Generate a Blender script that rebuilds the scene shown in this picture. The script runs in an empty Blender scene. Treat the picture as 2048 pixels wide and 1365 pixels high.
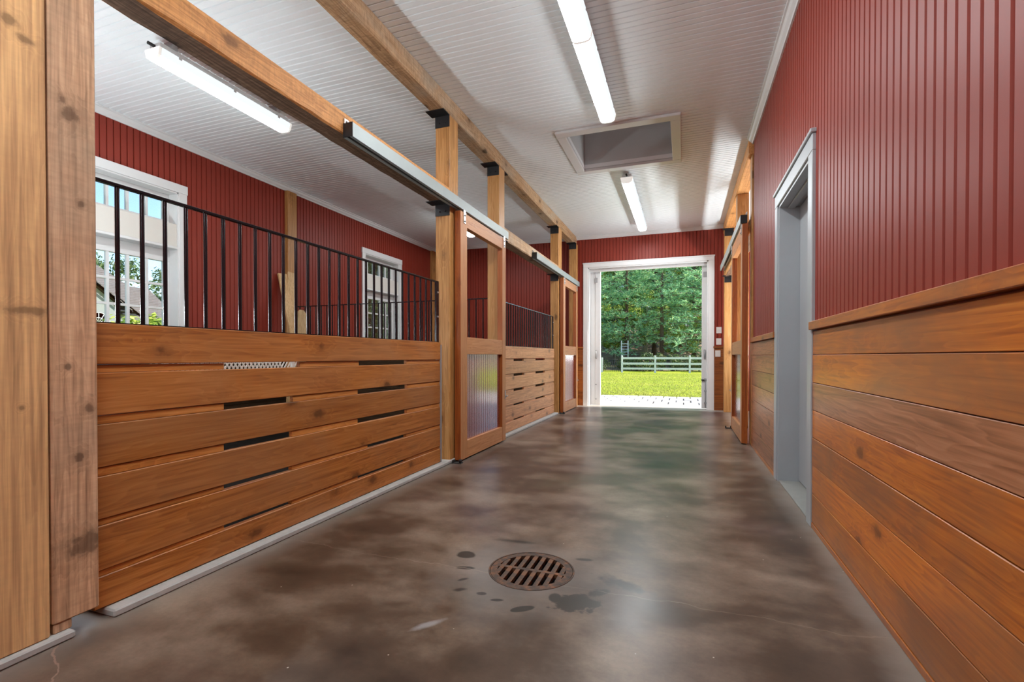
import bpy, bmesh, math, random
from mathutils import Vector, Matrix
random.seed(7)
S = bpy.context.scene
COL = S.collection

# ------------------------------------------------------------------ camera, sky, sun, exposure
cam_d = bpy.data.cameras.new('camera')
cam_d.sensor_width = 36.0
cam_d.lens = 963.8 / 2048 * 36
cam_d.shift_x = 0.8 / 2048
cam_d.shift_y = (722.0 - 682.5) / 2048
cam_d.clip_start = 0.05
cam_d.clip_end = 400
cam = bpy.data.objects.new('camera', cam_d)
COL.objects.link(cam)
YAW, PITCH = 0.3439, -0.0093
cam.location = (0, 0, 1.0)
cam.rotation_euler = (math.pi / 2 + PITCH, 0, YAW)
S.camera = cam

wd = bpy.data.worlds.new('sky')
S.world = wd
wd.use_nodes = True
nt = wd.node_tree
for n in list(nt.nodes):
    nt.nodes.remove(n)
sky = nt.nodes.new('ShaderNodeTexSky')
sky.sky_type = 'NISHITA'
sky.sun_disc = False
SUN_DIR = Vector((0.66, 0.10, 0.74)).normalized()
sky.sun_elevation = math.asin(SUN_DIR.z)
sky.sun_rotation = math.atan2(SUN_DIR.x, SUN_DIR.y)
sky.air_density = 1.0
sky.dust_density = 0.2
sky.ozone_density = 3.0
bgn = nt.nodes.new('ShaderNodeBackground')
bgn.inputs[1].default_value = 0.075
wo = nt.nodes.new('ShaderNodeOutputWorld')
nt.links.new(sky.outputs[0], bgn.inputs[0])
nt.links.new(bgn.outputs[0], wo.inputs[0])

sun_d = bpy.data.lights.new('sun', 'SUN')
sun_d.energy = 2.15
sun_d.angle = 0.01
sun_d.color = (1.0, 0.94, 0.84)
sun = bpy.data.objects.new('sun', sun_d)
COL.objects.link(sun)
sun.rotation_euler = SUN_DIR.to_track_quat('Z', 'Y').to_euler()

FILL_POWER = 52.0         # tubes of the unseen fill light added behind the camera
LENS_POWER = 15.0          # radiance of the fluorescent lenses (the room's own lamps)

S.view_settings.view_transform = 'Standard'
S.view_settings.look = 'None'
S.view_settings.gamma = 1.0
S.view_settings.exposure = 2.15
S.view_settings.use_curve_mapping = False
S.cycles.max_bounces = 8
S.cycles.diffuse_bounces = 4
S.cycles.glossy_bounces = 3
S.cycles.transparent_max_bounces = 16
S.cycles.sample_clamp_indirect = 1.6
wd.cycles.sampling_method = 'NONE'
S.cycles.blur_glossy = 1.0
S.cycles.denoising_prefilter = 'NONE'
S.cycles.use_guiding = True
S.cycles.guiding_training_samples = 32
S.cycles.caustics_reflective = False
S.cycles.caustics_refractive = False

# ------------------------------------------------------------------ main dimensions (metres)
XP, XPB = -2.06, -2.21        # aisle face / back face of the left posts
XK = -2.10                    # aisle face of the stall planks
XR = 0.718                    # right wall
XB = -5.35                    # outer wall of the stalls
YE = 9.68                     # end wall
ZC = 3.42                     # ceiling
YB0 = -3.2                    # wall behind the camera

# ------------------------------------------------------------------ material helpers
def new_mat(name):
    m = bpy.data.materials.new(name)
    m.use_nodes = True
    t = m.node_tree
    for n in list(t.nodes):
        t.nodes.remove(n)
    o = t.nodes.new('ShaderNodeOutputMaterial')
    b = t.nodes.new('ShaderNodeBsdfPrincipled')
    t.links.new(b.outputs[0], o.inputs[0])
    return m, t, b, o

class NB:
    """small node builder"""
    def __init__(s, t): s.t = t
    def n(s, typ, **kw):
        x = s.t.nodes.new(typ)
        for k, v in kw.items(): setattr(x, k, v)
        return x
    def link(s, a, b): s.t.links.new(a, b)
    def val(s, sock, v):
        if isinstance(v, bpy.types.NodeSocket): s.link(v, sock)
        else: sock.default_value = v
    def math(s, op, a, b=0.0, c=0.0, clamp=False):
        x = s.n('ShaderNodeMath', operation=op, use_clamp=clamp)
        for i, v in enumerate((a, b, c)): s.val(x.inputs[i], v)
        return x.outputs[0]
    def vmath(s, op, a, b=(0, 0, 0)):
        x = s.n('ShaderNodeVectorMath', operation=op)
        s.val(x.inputs[0], a); s.val(x.inputs[1], b)
        return x.outputs['Value'] if op in ('LENGTH', 'DOT_PRODUCT', 'DISTANCE') else x.outputs[0]
    def noise(s, vec, scale, detail=4, rough=0.55, dist=0.0):
        x = s.n('ShaderNodeTexNoise')
        s.link(vec, x.inputs['Vector'])
        x.inputs['Scale'].default_value = scale; x.inputs['Detail'].default_value = detail
        x.inputs['Roughness'].default_value = rough; x.inputs['Distortion'].default_value = dist
        return x.outputs['Fac']
    def ramp(s, fac, stops):
        x = s.n('ShaderNodeValToRGB')
        e = x.color_ramp.elements
        while len(e) < len(stops): e.new(0.5)
        for el, (p, c) in zip(e, stops):
            el.position = p
            el.color = (c, c, c, 1) if not hasattr(c, '__len__') else (*c[:3], 1)
        s.link(fac, x.inputs[0])
        return x.outputs[0]
    def mix(s, fac, a, b, mode='MIX'):
        x = s.n('ShaderNodeMix', data_type='RGBA', blend_type=mode)
        s.val(x.inputs[0], fac)
        for i, v in ((6, a), (7, b)):
            if isinstance(v, bpy.types.NodeSocket): s.link(v, x.inputs[i])
            else: x.inputs[i].default_value = (*v[:3], 1)
        return x.outputs[2]
    def bump(s, h, strength, dist=0.002):
        x = s.n('ShaderNodeBump')
        x.inputs['Strength'].default_value = strength; x.inputs['Distance'].default_value = dist
        s.link(h, x.inputs['Height'])
        return x.outputs[0]

def plain(name, col, rough=0.5, metal=0.0, vary=0.06, bump=0.0, scale=18.0, spec=0.5):
    m, t, b, o = new_mat(name)
    g = NB(t)
    tc = g.n('ShaderNodeTexCoord').outputs['Object']
    f = g.noise(tc, scale, 5)
    c = g.mix(f, tuple(x * (1 - vary) for x in col), tuple(min(1, x * (1 + vary)) for x in col))
    g.link(c, b.inputs['Base Color'])
    b.inputs['Roughness'].default_value = rough
    b.inputs['Metallic'].default_value = metal
    b.inputs['Specular IOR Level'].default_value = spec
    if bump:
        g.link(g.bump(g.noise(tc, scale * 4, 4), bump), b.inputs['Normal'])
    return m

def wood(name, dark, mid, light, axis, rough=0.42, knots=0.75, vary=0.32, coat=0.0, stain=None, stain_amt=0.5, saw=0.0, spec=0.35, streak=0.5, ks=1.6, ringamt=0.17, spots=()):
    """boards with stretched grain along one axis, ring figure, knots, and a weathered patchwork"""
    m, t, b, o = new_mat(name)
    g = NB(t)
    tc = g.n('ShaderNodeTexCoord').outputs['Object']
    oi = g.n('ShaderNodeObjectInfo')
    off = g.n('ShaderNodeCombineXYZ')
    for i, k in enumerate((61.0, 37.0, 83.0)):
        g.link(g.math('MULTIPLY', oi.outputs['Random'], k), off.inputs[i])
    p = g.vmath('ADD', tc, off.outputs[0])
    sc = [1.0, 1.0, 1.0]; sc[axis] = 0.09
    ps = g.vmath('MULTIPLY', p, tuple(sc))
    sk = [1.0, 1.0, 1.0]; sk[axis] = 0.55
    pk = g.vmath('MULTIPLY', p, tuple(sk))
    # knots
    vor = g.n('ShaderNodeTexVoronoi'); vor.inputs['Scale'].default_value = 4.8
    g.link(pk, vor.inputs['Vector'])
    kd = g.math('ADD', g.math('DIVIDE', vor.outputs['Distance'], ks), g.math('MULTIPLY', g.math('SUBTRACT', g.noise(p, 30, 3), 0.5), 0.08))
    for (sy, sz, sr, fy, fz) in spots:
        q = g.vmath('MULTIPLY', g.vmath('SUBTRACT', tc, (0, sy, sz)), (0.0, fy / sr, fz / sr))
        dq = g.math('ADD', g.vmath('LENGTH', q), g.math('MULTIPLY', g.math('SUBTRACT', g.noise(p, 28, 4), 0.5), 1.8))
        kd = g.math('MINIMUM', kd, g.math('MULTIPLY', dq, 0.10))
    kn = g.ramp(kd, [(0.0, 1.0), (0.055, 0.92), (0.085, 0.30), (0.13, 0.0)])
    halo = g.ramp(kd, [(0.05, 1.0), (0.24, 0.0)])
    # rings: distorted bands, pushed around the knots
    warp = g.math('ADD', g.math('MULTIPLY', g.noise(ps, 5.0, 3), 1.0), g.math('MULTIPLY', halo, 0.10))
    bands = g.math('FRACT', g.math('MULTIPLY', warp, 24.0))
    ring = g.ramp(bands, [(0.0, 0.15), (0.55, 0.45), (0.9, 1.0), (1.0, 0.15)])
    fib_sc = [75.0, 75.0, 75.0]; fib_sc[axis] = 2.2
    fib = g.noise(g.vmath('MULTIPLY', p, tuple(fib_sc)), 1.0, 3)
    big = g.noise(ps, 2.2, 3)
    k1 = g.math('ADD', g.math('MULTIPLY', ring, ringamt), g.math('MULTIPLY', fib, 0.78))
    k1 = g.math('ADD', k1, g.math('MULTIPLY', big, streak))
    k1 = g.math('SUBTRACT', k1, 0.22 + (streak - 0.5) * 0.5)
    c = g.ramp(k1, [(0.14, tuple(x * 0.62 for x in dark)), (0.30, dark), (0.50, mid), (0.76, light)])
    if stain is not None:
        sm = g.ramp(g.noise(pk, 1.5, 5, 0.6, 0.6), [(0.44, 0.0), (0.62, stain_amt)])
        c = g.mix(sm, c, g.mix(fib, tuple(x * 0.8 for x in stain), tuple(x * 1.2 for x in stain)))
    if saw:
        ss = [14.0, 14.0, 14.0]; ss[axis] = 60.0
        sw = g.noise(g.vmath('MULTIPLY', p, tuple(ss)), 1.0, 2)
        c = g.mix(g.ramp(sw, [(0.35, saw), (0.6, 0.0)]), c, tuple(x * 0.45 for x in dark))
    kdark = tuple(x * 0.28 for x in dark)
    c = g.mix(g.math('MULTIPLY', halo, 0.35 * knots), c, dark)
    c = g.mix(g.math('MULTIPLY', kn, knots), c, kdark)
    tint = g.math('ADD', g.math('MULTIPLY', oi.outputs['Random'], vary), 1.0 - vary * 0.5)
    hsv = g.n('ShaderNodeHueSaturation')
    g.link(c, hsv.inputs['Color']); g.link(tint, hsv.inputs['Value'])
    g.link(hsv.outputs[0], b.inputs['Base Color'])
    g.link(g.math('ADD', rough - 0.06, g.math('MULTIPLY', fib, 0.14)), b.inputs['Roughness'])
    b.inputs['Specular IOR Level'].default_value = spec
    b.inputs['Coat Weight'].default_value = coat
    b.inputs['Coat Roughness'].default_value = 0.25
    g.link(g.bump(g.math('ADD', g.math('MULTIPLY', fib, 0.7), g.math('MULTIPLY', ring, 0.3)), 0.25, 0.0012), b.inputs['Normal'])
    return m

M = {}
# stall boards: oiled red cedar
CED = ((0.240, 0.071, 0.013), (0.375, 0.128, 0.025), (0.478, 0.192, 0.050))
M['cedar_y'] = wood('cedar_boards_lengthwise', *CED, axis=1, stain=(0.311, 0.148, 0.063), stain_amt=0.45)
M['kick'] = wood('dark_stall_lining', (0.03, 0.018, 0.010), (0.05, 0.03, 0.016), (0.08, 0.05, 0.03), axis=1, rough=0.8, spec=0.1)
M['spacer'] = wood('cedar_spacer_strips', (0.33, 0.105, 0.02), (0.50, 0.185, 0.04), (0.62, 0.26, 0.075), axis=1, knots=0.2, vary=0.25)
M['kick_x'] = wood('dark_stall_lining_cross', (0.03, 0.018, 0.010), (0.05, 0.03, 0.016), (0.08, 0.05, 0.03), axis=0, rough=0.8, spec=0.1)
M['cedar_x'] = wood('cedar_boards_crosswise', *CED, axis=0)
M['cedar_pale_y'] = wood('cedar_boards_worn_pale', (0.346, 0.149, 0.058), (0.538, 0.253, 0.106), (0.670, 0.355, 0.181), axis=1, knots=0.7)
M['wains_y'] = wood('wainscot_boards', (0.340, 0.077, 0.010), (0.539, 0.146, 0.015), (0.677, 0.221, 0.026), axis=1, stain=(0.269, 0.105, 0.040), stain_amt=0.75, coat=0.25, rough=0.36)
M['wains_pale_y'] = wood('wainscot_boards_worn', (0.232, 0.084, 0.033), (0.390, 0.152, 0.067), (0.510, 0.232, 0.117), axis=1, coat=0.2)
M['wains_x'] = wood('end_wainscot_boards', (0.173, 0.046, 0.011), (0.275, 0.079, 0.016), (0.361, 0.123, 0.026), axis=0, coat=0.2)
M['post'] = wood('fir_posts', (0.306, 0.133, 0.038), (0.468, 0.225, 0.070), (0.576, 0.312, 0.123), axis=2, knots=0.8, vary=0.15)
M['post_rough'] = wood('weathered_rough_post', (0.297, 0.161, 0.090), (0.580, 0.334, 0.190), (0.805, 0.520, 0.326), axis=2, rough=0.7, knots=0.7, stain=(0.349, 0.251, 0.173), stain_amt=0.55, saw=0.15, spec=0.2, vary=0.05, streak=0.8, ks=1.2, ringamt=0.09, spots=((-0.006, 1.80, 0.030, 1, 0.8), (0.022, 1.49, 0.016, 1, 1), (-0.030, 1.84, 0.016, 1, 0.7), (-0.022, 0.90, 0.014, 1, 1), (0.042, 0.75, 0.018, 1, 0.8), (0.01, 0.57, 0.020, 1, 0.8), (0.03, 0.25, 0.05, 0.7, 1)))
M['post_gold'] = wood('golden_rough_board', (0.525, 0.288, 0.133), (0.772, 0.455, 0.203), (0.850, 0.614, 0.337), axis=2, rough=0.6, knots=0.7, saw=0.06, spec=0.25, vary=0.05, streak=0.6, ks=1.0, ringamt=0.06, spots=((0.115, 2.06, 0.030, 1.0, 1.3), (0.16, 2.02, 0.022, 0.7, 1.4), (0.155, 1.125, 0.030, 0.35, 1.6), (0.14, 0.80, 0.010, 1, 1)))
M['beam_y'] = wood('fir_beam', (0.459, 0.193, 0.057), (0.715, 0.326, 0.103), (0.844, 0.435, 0.166), axis=1, rough=0.6, knots=0.7, saw=0.25)
M['beam_grey_y'] = wood('weathered_beam', (0.296, 0.161, 0.079), (0.565, 0.337, 0.175), (0.752, 0.498, 0.296), axis=1, rough=0.75, knots=0.95, stain=(0.509, 0.404, 0.296), stain_amt=0.85, saw=0.3, spec=0.2)
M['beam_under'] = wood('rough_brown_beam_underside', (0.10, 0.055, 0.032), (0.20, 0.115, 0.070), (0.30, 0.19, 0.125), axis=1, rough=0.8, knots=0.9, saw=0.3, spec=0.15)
M['door_z'] = wood('door_stiles', (0.369, 0.143, 0.049), (0.492, 0.218, 0.086), (0.557, 0.279, 0.123), axis=2, knots=0.35, vary=0.12, coat=0.0, streak=0.3, spec=0.2)
M['door_y'] = wood('door_rails', (0.369, 0.143, 0.049), (0.492, 0.218, 0.086), (0.557, 0.279, 0.123), axis=1, knots=0.35, vary=0.12, coat=0.0, streak=0.3, spec=0.2)
M['door_edge'] = wood('red_cedar_door_edge', (0.212, 0.045, 0.010), (0.328, 0.082, 0.014), (0.410, 0.123, 0.024), axis=2, knots=0.3, coat=0.3, vary=0.1)
M['lumber'] = wood('new_lumber', (0.398, 0.237, 0.104), (0.568, 0.370, 0.181), (0.662, 0.474, 0.266), axis=2, rough=0.6, knots=0.6)
M['red'] = plain('barn_red_paint', (0.245, 0.034, 0.020), rough=0.45, vary=0.07, scale=3.0, spec=0.22)
M['red_gloss'] = plain('glossy_red_door_panel', (0.22, 0.035, 0.03), rough=0.20, vary=0.08, bump=0.05, scale=9.0, spec=0.9)
_b = [n for n in M['red_gloss'].node_tree.nodes if n.type == 'BSDF_PRINCIPLED'][0]
_b.inputs['Coat Weight'].default_value = 1.0; _b.inputs['Coat IOR'].default_value = 2.8; _b.inputs['Coat Roughness'].default_value = 0.12
M['white'] = plain('white_trim_paint', (0.703, 0.694, 0.684), rough=0.4, vary=0.02)
M['ceil'] = plain('white_ceiling_board', (0.84, 0.865, 0.87), rough=0.45, vary=0.02)
M['cream'] = plain('cream_window_panel', (0.66, 0.62, 0.56), rough=0.5, vary=0.02)
M['grey_door'] = plain('grey_door_paint', (0.360, 0.374, 0.389), rough=0.4, vary=0.03)
M['black'] = plain('black_iron', (0.004, 0.004, 0.006), rough=0.22, metal=0.0, spec=0.45)
M['black_plate'] = plain('black_steel_bracket', (0.008, 0.008, 0.009), rough=0.5)
M['zinc'] = plain('galvanised_track', (0.33, 0.36, 0.35), rough=0.5, metal=0.4, vary=0.12, scale=7)
M['zinc_strip'] = plain('dull_metal_strip', (0.36, 0.35, 0.35), rough=0.5, metal=0.3, vary=0.1)
M['bolt'] = plain('bright_bolt', (0.7, 0.7, 0.7), rough=0.3, metal=1.0)
M['rubber'] = plain('black_rubber', (0.015, 0.014, 0.013), rough=0.8)
M['housing'] = plain('lamp_housing', (0.55, 0.56, 0.56), rough=0.5)
M['plastic'] = plain('white_switch_plastic', (0.78, 0.77, 0.74), rough=0.4, vary=0.01)
M['kerb'] = plain('pale_concrete_kerb', (0.403, 0.388, 0.363), rough=0.85, vary=0.25, bump=0.4, scale=14)
M['pit'] = plain('drain_pit', (0.012, 0.010, 0.009), rough=0.9)
M['loft'] = plain('loft_red', (0.22, 0.05, 0.045), rough=0.6)
M['shaft'] = plain('hatch_shaft_paint', (0.52, 0.535, 0.53), rough=0.6, vary=0.03)
M['stall_floor'] = plain('stall_mat', (0.016, 0.013, 0.011), rough=1.0, spec=0.05, vary=0.4, bump=0.5, scale=10)
M['sill'] = plain('concrete_sill', (0.240, 0.234, 0.216), rough=0.7, vary=0.15, scale=10)
M['fence'] = plain('white_fence_paint', (0.66, 0.68, 0.66), rough=0.6, vary=0.08)
M['roof'] = plain('grey_brown_shingles', (0.149, 0.127, 0.118), rough=0.9, vary=0.3, scale=6)
M['house'] = plain('pale_house_siding', (0.260, 0.273, 0.267), rough=0.7)
M['dark_trim'] = plain('dark_house_trim', (0.03, 0.03, 0.035), rough=0.6)
M['bark'] = plain('bark', (0.13, 0.09, 0.06), rough=0.95, vary=0.4, scale=9)
M['bark_pale'] = plain('pale_bark', (0.42, 0.39, 0.30), rough=0.95, vary=0.35, scale=9)

def lens_material(name='fluorescent_lens', power=LENS_POWER, col=(0.90, 0.97, 1.0)):
    m, t, b, o = new_mat(name)
    e = t.nodes.new('ShaderNodeEmission')
    e.inputs[0].default_value = (*col, 1)
    e.inputs[1].default_value = power
    t.links.new(e.outputs[0], o.inputs[0])
    return m
M['lens'] = lens_material()
M['lens_side'] = lens_material('fluorescent_lens_side', 0.24)
M['loft_fill_light'] = lens_material('loft_fill_light', 4.0, (0.95, 0.98, 1.0))  # glow of the added loft fill, out of view
M['tube'] = lens_material('fill_tube', FILL_POWER, (0.84, 0.95, 1.0))  # tubes of the added, unseen fill lights, also the two below
M['fill_alcove'] = lens_material('fill_tube_stall', 42.0, (0.88, 0.96, 1.0))
M['fill_bay'] = lens_material('fill_tube_bay', 31.0, (0.84, 0.95, 1.0))

def lens_end_material():
    m, t, b, o = new_mat('lens_end_cap')
    b.inputs['Base Color'].default_value = (0.8, 0.8, 0.76, 1)
    b.inputs['Roughness'].default_value = 0.3
    b.inputs['Emission Color'].default_value = (1, 0.97, 0.92, 1)
    b.inputs['Emission Strength'].default_value = 0.12
    return m
M['lens_end'] = lens_end_material()

def glass_material():
    m, t, b, o = new_mat('window_glass')
    g = NB(t)
    tr = g.n('ShaderNodeBsdfTransparent'); tr.inputs[0].default_value = (0.95, 0.97, 0.97, 1)
    gl = g.n('ShaderNodeBsdfGlossy'); gl.inputs['Roughness'].default_value = 0.02
    fr = g.n('ShaderNodeFresnel'); fr.inputs[0].default_value = 1.45
    mx = g.n('ShaderNodeMixShader')
    g.link(g.math('MULTIPLY', fr.outputs[0], 0.7), mx.inputs[0]); g.link(tr.outputs[0], mx.inputs[1]); g.link(gl.outputs[0], mx.inputs[2])
    g.link(mx.outputs[0], o.inputs[0])
    return m
M['glass'] = glass_material()

def leaf_material(name, cols, trans=0.25):
    m, t, b, o = new_mat(name)
    g = NB(t)
    geo = g.n('ShaderNodeNewGeometry')
    c = g.ramp(geo.outputs['Random Per Island'], [(i / (len(cols) - 1), k) for i, k in enumerate(cols)])
    g.link(c, b.inputs['Base Color'])
    b.inputs['Roughness'].default_value = 0.55
    tl = g.n('ShaderNodeBsdfTranslucent'); g.link(c, tl.inputs[0])
    mx = g.n('ShaderNodeMixShader'); mx.inputs[0].default_value = trans
    g.link(b.outputs[0], mx.inputs[1]); g.link(tl.outputs[0], mx.inputs[2]); g.link(mx.outputs[0], o.inputs[0])
    return m
M['pine'] = leaf_material('pine_needles', [(0.147, 0.316, 0.170), (0.293, 0.568, 0.312), (0.460, 0.758, 0.438), (0.670, 0.820, 0.397)], 0.45)
M['leaf'] = leaf_material('broad_leaves', [(0.125, 0.250, 0.037), (0.275, 0.425, 0.062), (0.575, 0.650, 0.125), (0.775, 0.750, 0.275)], 0.45)
M['leaf_dark'] = leaf_material('dark_leaves', [(0.03, 0.07, 0.02), (0.07, 0.14, 0.04), (0.16, 0.24, 0.09), (0.28, 0.33, 0.14)], 0.35)
M['brush'] = leaf_material('brushwood', [(0.039, 0.070, 0.023), (0.070, 0.133, 0.031), (0.133, 0.211, 0.055), (0.281, 0.250, 0.125)], 0.3)

def floor_material():
    m, t, b, o = new_mat('stained_concrete_floor')
    g = NB(t)
    p = g.n('ShaderNodeTexCoord').outputs['Object']
    sep = g.n('ShaderNodeSeparateXYZ'); g.link(p, sep.inputs[0])
    X, Y = sep.outputs[0], sep.outputs[1]
    n1 = g.noise(p, 1.15, 5, 0.56, 0.25)
    n2 = g.noise(g.vmath('MULTIPLY', p, (0.8, 1.25, 1)), 3.4, 8, 0.6, 0.0)
    n3 = g.noise(p, 55, 3, 0.7)
    f = g.math('ADD', g.math('MULTIPLY', n1, 0.68), g.math('MULTIPLY', n2, 0.32))
    c = g.ramp(f, [(0.35, (0.030, 0.0165, 0.010)), (0.46, (0.080, 0.048, 0.030)), (0.54, (0.165, 0.114, 0.080)), (0.65, (0.285, 0.215, 0.160))])
    # purple and olive drifts in the stain
    c = g.mix(g.ramp(g.noise(p, 0.9, 3, 0.5, 0.3), [(0.52, 0.0), (0.68, 0.35)]), c, (0.075, 0.042, 0.050))
    c = g.mix(g.ramp(g.noise(g.vmath('ADD', p, (7.3, 2.1, 0)), 1.1, 4), [(0.56, 0.0), (0.70, 0.45)]), c, (0.105, 0.100, 0.060))
    c = g.mix(g.ramp(n3, [(0.35, 0.30), (0.6, 0.0)]), c, g.mix(0.5, c, (0.02, 0.012, 0.01)))
    # dusty edges along the kerb and the wainscot
    wob = g.math('MULTIPLY', g.math('SUBTRACT', n2, 0.5), 0.22)
    dl = g.math('ADD', g.math('SUBTRACT', X, -2.04), wob)
    el = g.ramp(dl, [(0.0, 0.6), (0.04, 0.35), (0.15, 0.0)])
    dr = g.math('ADD', g.math('SUBTRACT', XR, X), wob)
    er = g.ramp(dr, [(0.0, 0.7), (0.04, 0.5), (0.12, 0.0)])
    c = g.mix(g.math('MAXIMUM', el, er), c, (0.27, 0.225, 0.19))
    # grey bare concrete round the drain, then the wet marks
    def blob(cx, cy, rx, ry, rot, edge, amp, sc):
        q = g.vmath('SUBTRACT', p, (cx, cy, 0))
        vr = g.n('ShaderNodeVectorRotate', rotation_type='Z_AXIS'); g.link(q, vr.inputs[0]); vr.inputs['Angle'].default_value = -rot
        q = g.vmath('MULTIPLY', vr.outputs[0], (1 / rx, 1 / ry, 0))
        d = g.math('ADD', g.vmath('LENGTH', q), g.math('MULTIPLY', g.math('SUBTRACT', g.noise(p, sc, 4), 0.5), amp))
        return g.ramp(d, [(max(0, 1 - edge) * 0.5, 1.0), (0.5, 0.0)]) if False else g.math('SUBTRACT', 1.0, g.math('SMOOTH_MIN', g.math('MAXIMUM', g.math('DIVIDE', g.math('SUBTRACT', d, 1 - edge), edge), 0.0), 1.0, 0.02), clamp=True)
    c = g.mix(g.math('MULTIPLY', blob(-0.72, 2.08, 0.46, 0.50, 0.2, 0.7, 0.9, 6), 0.75), c, g.mix(n2, (0.10, 0.090, 0.080), (0.19, 0.165, 0.15)))
    wet = None
    for a in ((-0.41, 1.92, 0.105, 0.075, 0.5, 0.18, 1.9, 17), (-0.25, 2.14, 0.14, 0.055, -0.45, 0.55, 1.7, 24), (-0.34, 2.03, 0.06, 0.03, 0.7, 0.4, 1.6, 24), (-0.50, 1.93, 0.03, 0.045, 0.2, 0.25, 0.7, 18),
              (-0.60, 1.80, 0.055, 0.022, 0.65, 0.12, 0.4, 14), (-1.03, 2.20, 0.055, 0.045, 0.0, 0.25, 0.7, 14), (-0.97, 2.06, 0.05, 0.02, 0.2, 0.3, 0.8, 18),
              (-0.72, 1.83, 0.032, 0.012, 0.3, 0.25, 0.5, 20), (-0.80, 1.86, 0.025, 0.016, 0.2, 0.3, 0.5, 20), (-0.90, 1.86, 0.035, 0.018, 0.6, 0.5, 1.0, 20), (-0.93, 1.95, 0.03, 0.012, 0.8, 0.5, 1.0, 20),
              (-0.46, 2.34, 0.05, 0.02, 0.2, 0.4, 0.8, 18), (-0.84, 2.45, 0.15, 0.03, 0.1, 0.7, 0.9, 12)):
        w = blob(*a)
        wet = w if wet is None else g.math('MAXIMUM', wet, w)
    c = g.mix(g.math('MULTIPLY', wet, 0.90), c, (0.024, 0.020, 0.016))
    # grey lime mark and the hairline joint across the drain, crack by the post
    c = g.mix(g.math('MULTIPLY', blob(-0.90, 1.57, 0.08, 0.022, 0.9, 0.6, 1.1, 16), 0.6), c, (0.32, 0.31, 0.31))
    jy = g.math('ABSOLUTE', g.math('SUBTRACT', Y, g.math('ADD', 2.045, g.math('MULTIPLY', g.math('SUBTRACT', g.noise(p, 3.0, 4), 0.5), 0.16))))
    jl = g.math('MULTIPLY', g.math('LESS_THAN', jy, 0.0022), g.ramp(n1, [(0.40, 0.2), (0.55, 0.75)]))
    c = g.mix(jl, c, (0.24, 0.19, 0.15))
    jx = g.math('ABSOLUTE', g.math('SUBTRACT', Y, g.math('ADD', g.math('ADD', -0.10, g.math('MULTIPLY', X, -0.55)), g.math('MULTIPLY', g.math('SUBTRACT', g.noise(p, 7.0, 4), 0.5), 0.12))))
    jc = g.math('MULTIPLY', g.math('LESS_THAN', jx, 0.0035), g.math('LESS_THAN', X, -1.35))
    c = g.mix(jc, c, (0.26, 0.17, 0.13))
    # white specks
    vo = g.n('ShaderNodeTexVoronoi'); vo.inputs['Scale'].default_value = 9.0; g.link(p, vo.inputs['Vector'])
    c = g.mix(g.math('LESS_THAN', vo.outputs['Distance'], 0.028), c, (0.45, 0.40, 0.34))
    # paler floor towards the threshold
    th = g.ramp(g.math('ADD', g.math('SUBTRACT', Y, 9.3), wob), [(0.0, 0.0), (0.28, 0.85)])
    c = g.mix(th, c, (0.42, 0.38, 0.33))
    g.link(c, b.inputs['Base Color'])
    r = g.math('ADD', 0.235, g.math('MULTIPLY', n2, 0.18))
    r = g.math('SUBTRACT', r, g.math('MULTIPLY', wet, 0.0), clamp=True)
    g.link(r, b.inputs['Roughness'])
    b.inputs['Specular IOR Level'].default_value = 0.30
    return m
M['floor'] = floor_material()

def rust_material():
    m, t, b, o = new_mat('rusty_iron')
    g = NB(t)
    p = g.n('ShaderNodeTexCoord').outputs['Object']
    c = g.ramp(g.noise(p, 26, 5, 0.6), [(0.3, (0.018, 0.011, 0.008)), (0.5, (0.065, 0.032, 0.017)), (0.64, (0.16, 0.058, 0.017)), (0.78, (0.30, 0.095, 0.02))])
    g.link(c, b.inputs['Base Color'])
    b.inputs['Roughness'].default_value = 0.7
    g.link(g.bump(g.noise(p, 90, 3), 0.3), b.inputs['Normal'])
    return m
M['rust'] = rust_material()

def lawn_material():
    m, t, b, o = new_mat('mown_lawn')
    g = NB(t)
    p = g.n('ShaderNodeTexCoord').outputs['Object']
    f = g.math('ADD', g.math('MULTIPLY', g.noise(p, 0.5, 4), 0.5), g.math('MULTIPLY', g.noise(p, 14, 5, 0.7), 0.5))
    c = g.ramp(f, [(0.34, (0.19, 0.26, 0.02)), (0.5, (0.29, 0.35, 0.03)), (0.64, (0.40, 0.40, 0.06))])
    g.link(c, b.inputs['Base Color'])
    b.inputs['Roughness'].default_value = 0.9
    b.inputs['Specular IOR Level'].default_value = 0.1
    g.link(g.bump(g.noise(p, 40, 4), 0.5, 0.02), b.inputs['Normal'])
    return m
M['lawn'] = lawn_material()
M['blade'] = leaf_material('grass_blades', [(0.27, 0.31, 0.06), (0.36, 0.38, 0.08), (0.47, 0.44, 0.14)], 0.45)
M['paver'] = plain('pale_pavers', (0.422, 0.414, 0.407), rough=0.85, vary=0.08, bump=0.3, scale=8)
M['sand'] = plain('paver_joint_sand', (0.132, 0.126, 0.120), rough=0.95)
M['apron'] = plain('concrete_apron', (0.423, 0.385, 0.349), rough=0.85, vary=0.08, scale=5)
def woodland_material():
    m, t, b, o = new_mat('woodland_floor')
    g = NB(t)
    p = g.n('ShaderNodeTexCoord').outputs['Object']
    c = g.ramp(g.noise(p, 0.45, 6, 0.65), [(0.35, (0.05, 0.06, 0.02)), (0.47, (0.20, 0.13, 0.08)), (0.55, (0.32, 0.22, 0.15)), (0.66, (0.34, 0.38, 0.07))])
    g.link(c, b.inputs['Base Color']); b.inputs['Roughness'].default_value = 0.95
    return m
M['woodland'] = woodland_material()

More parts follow.
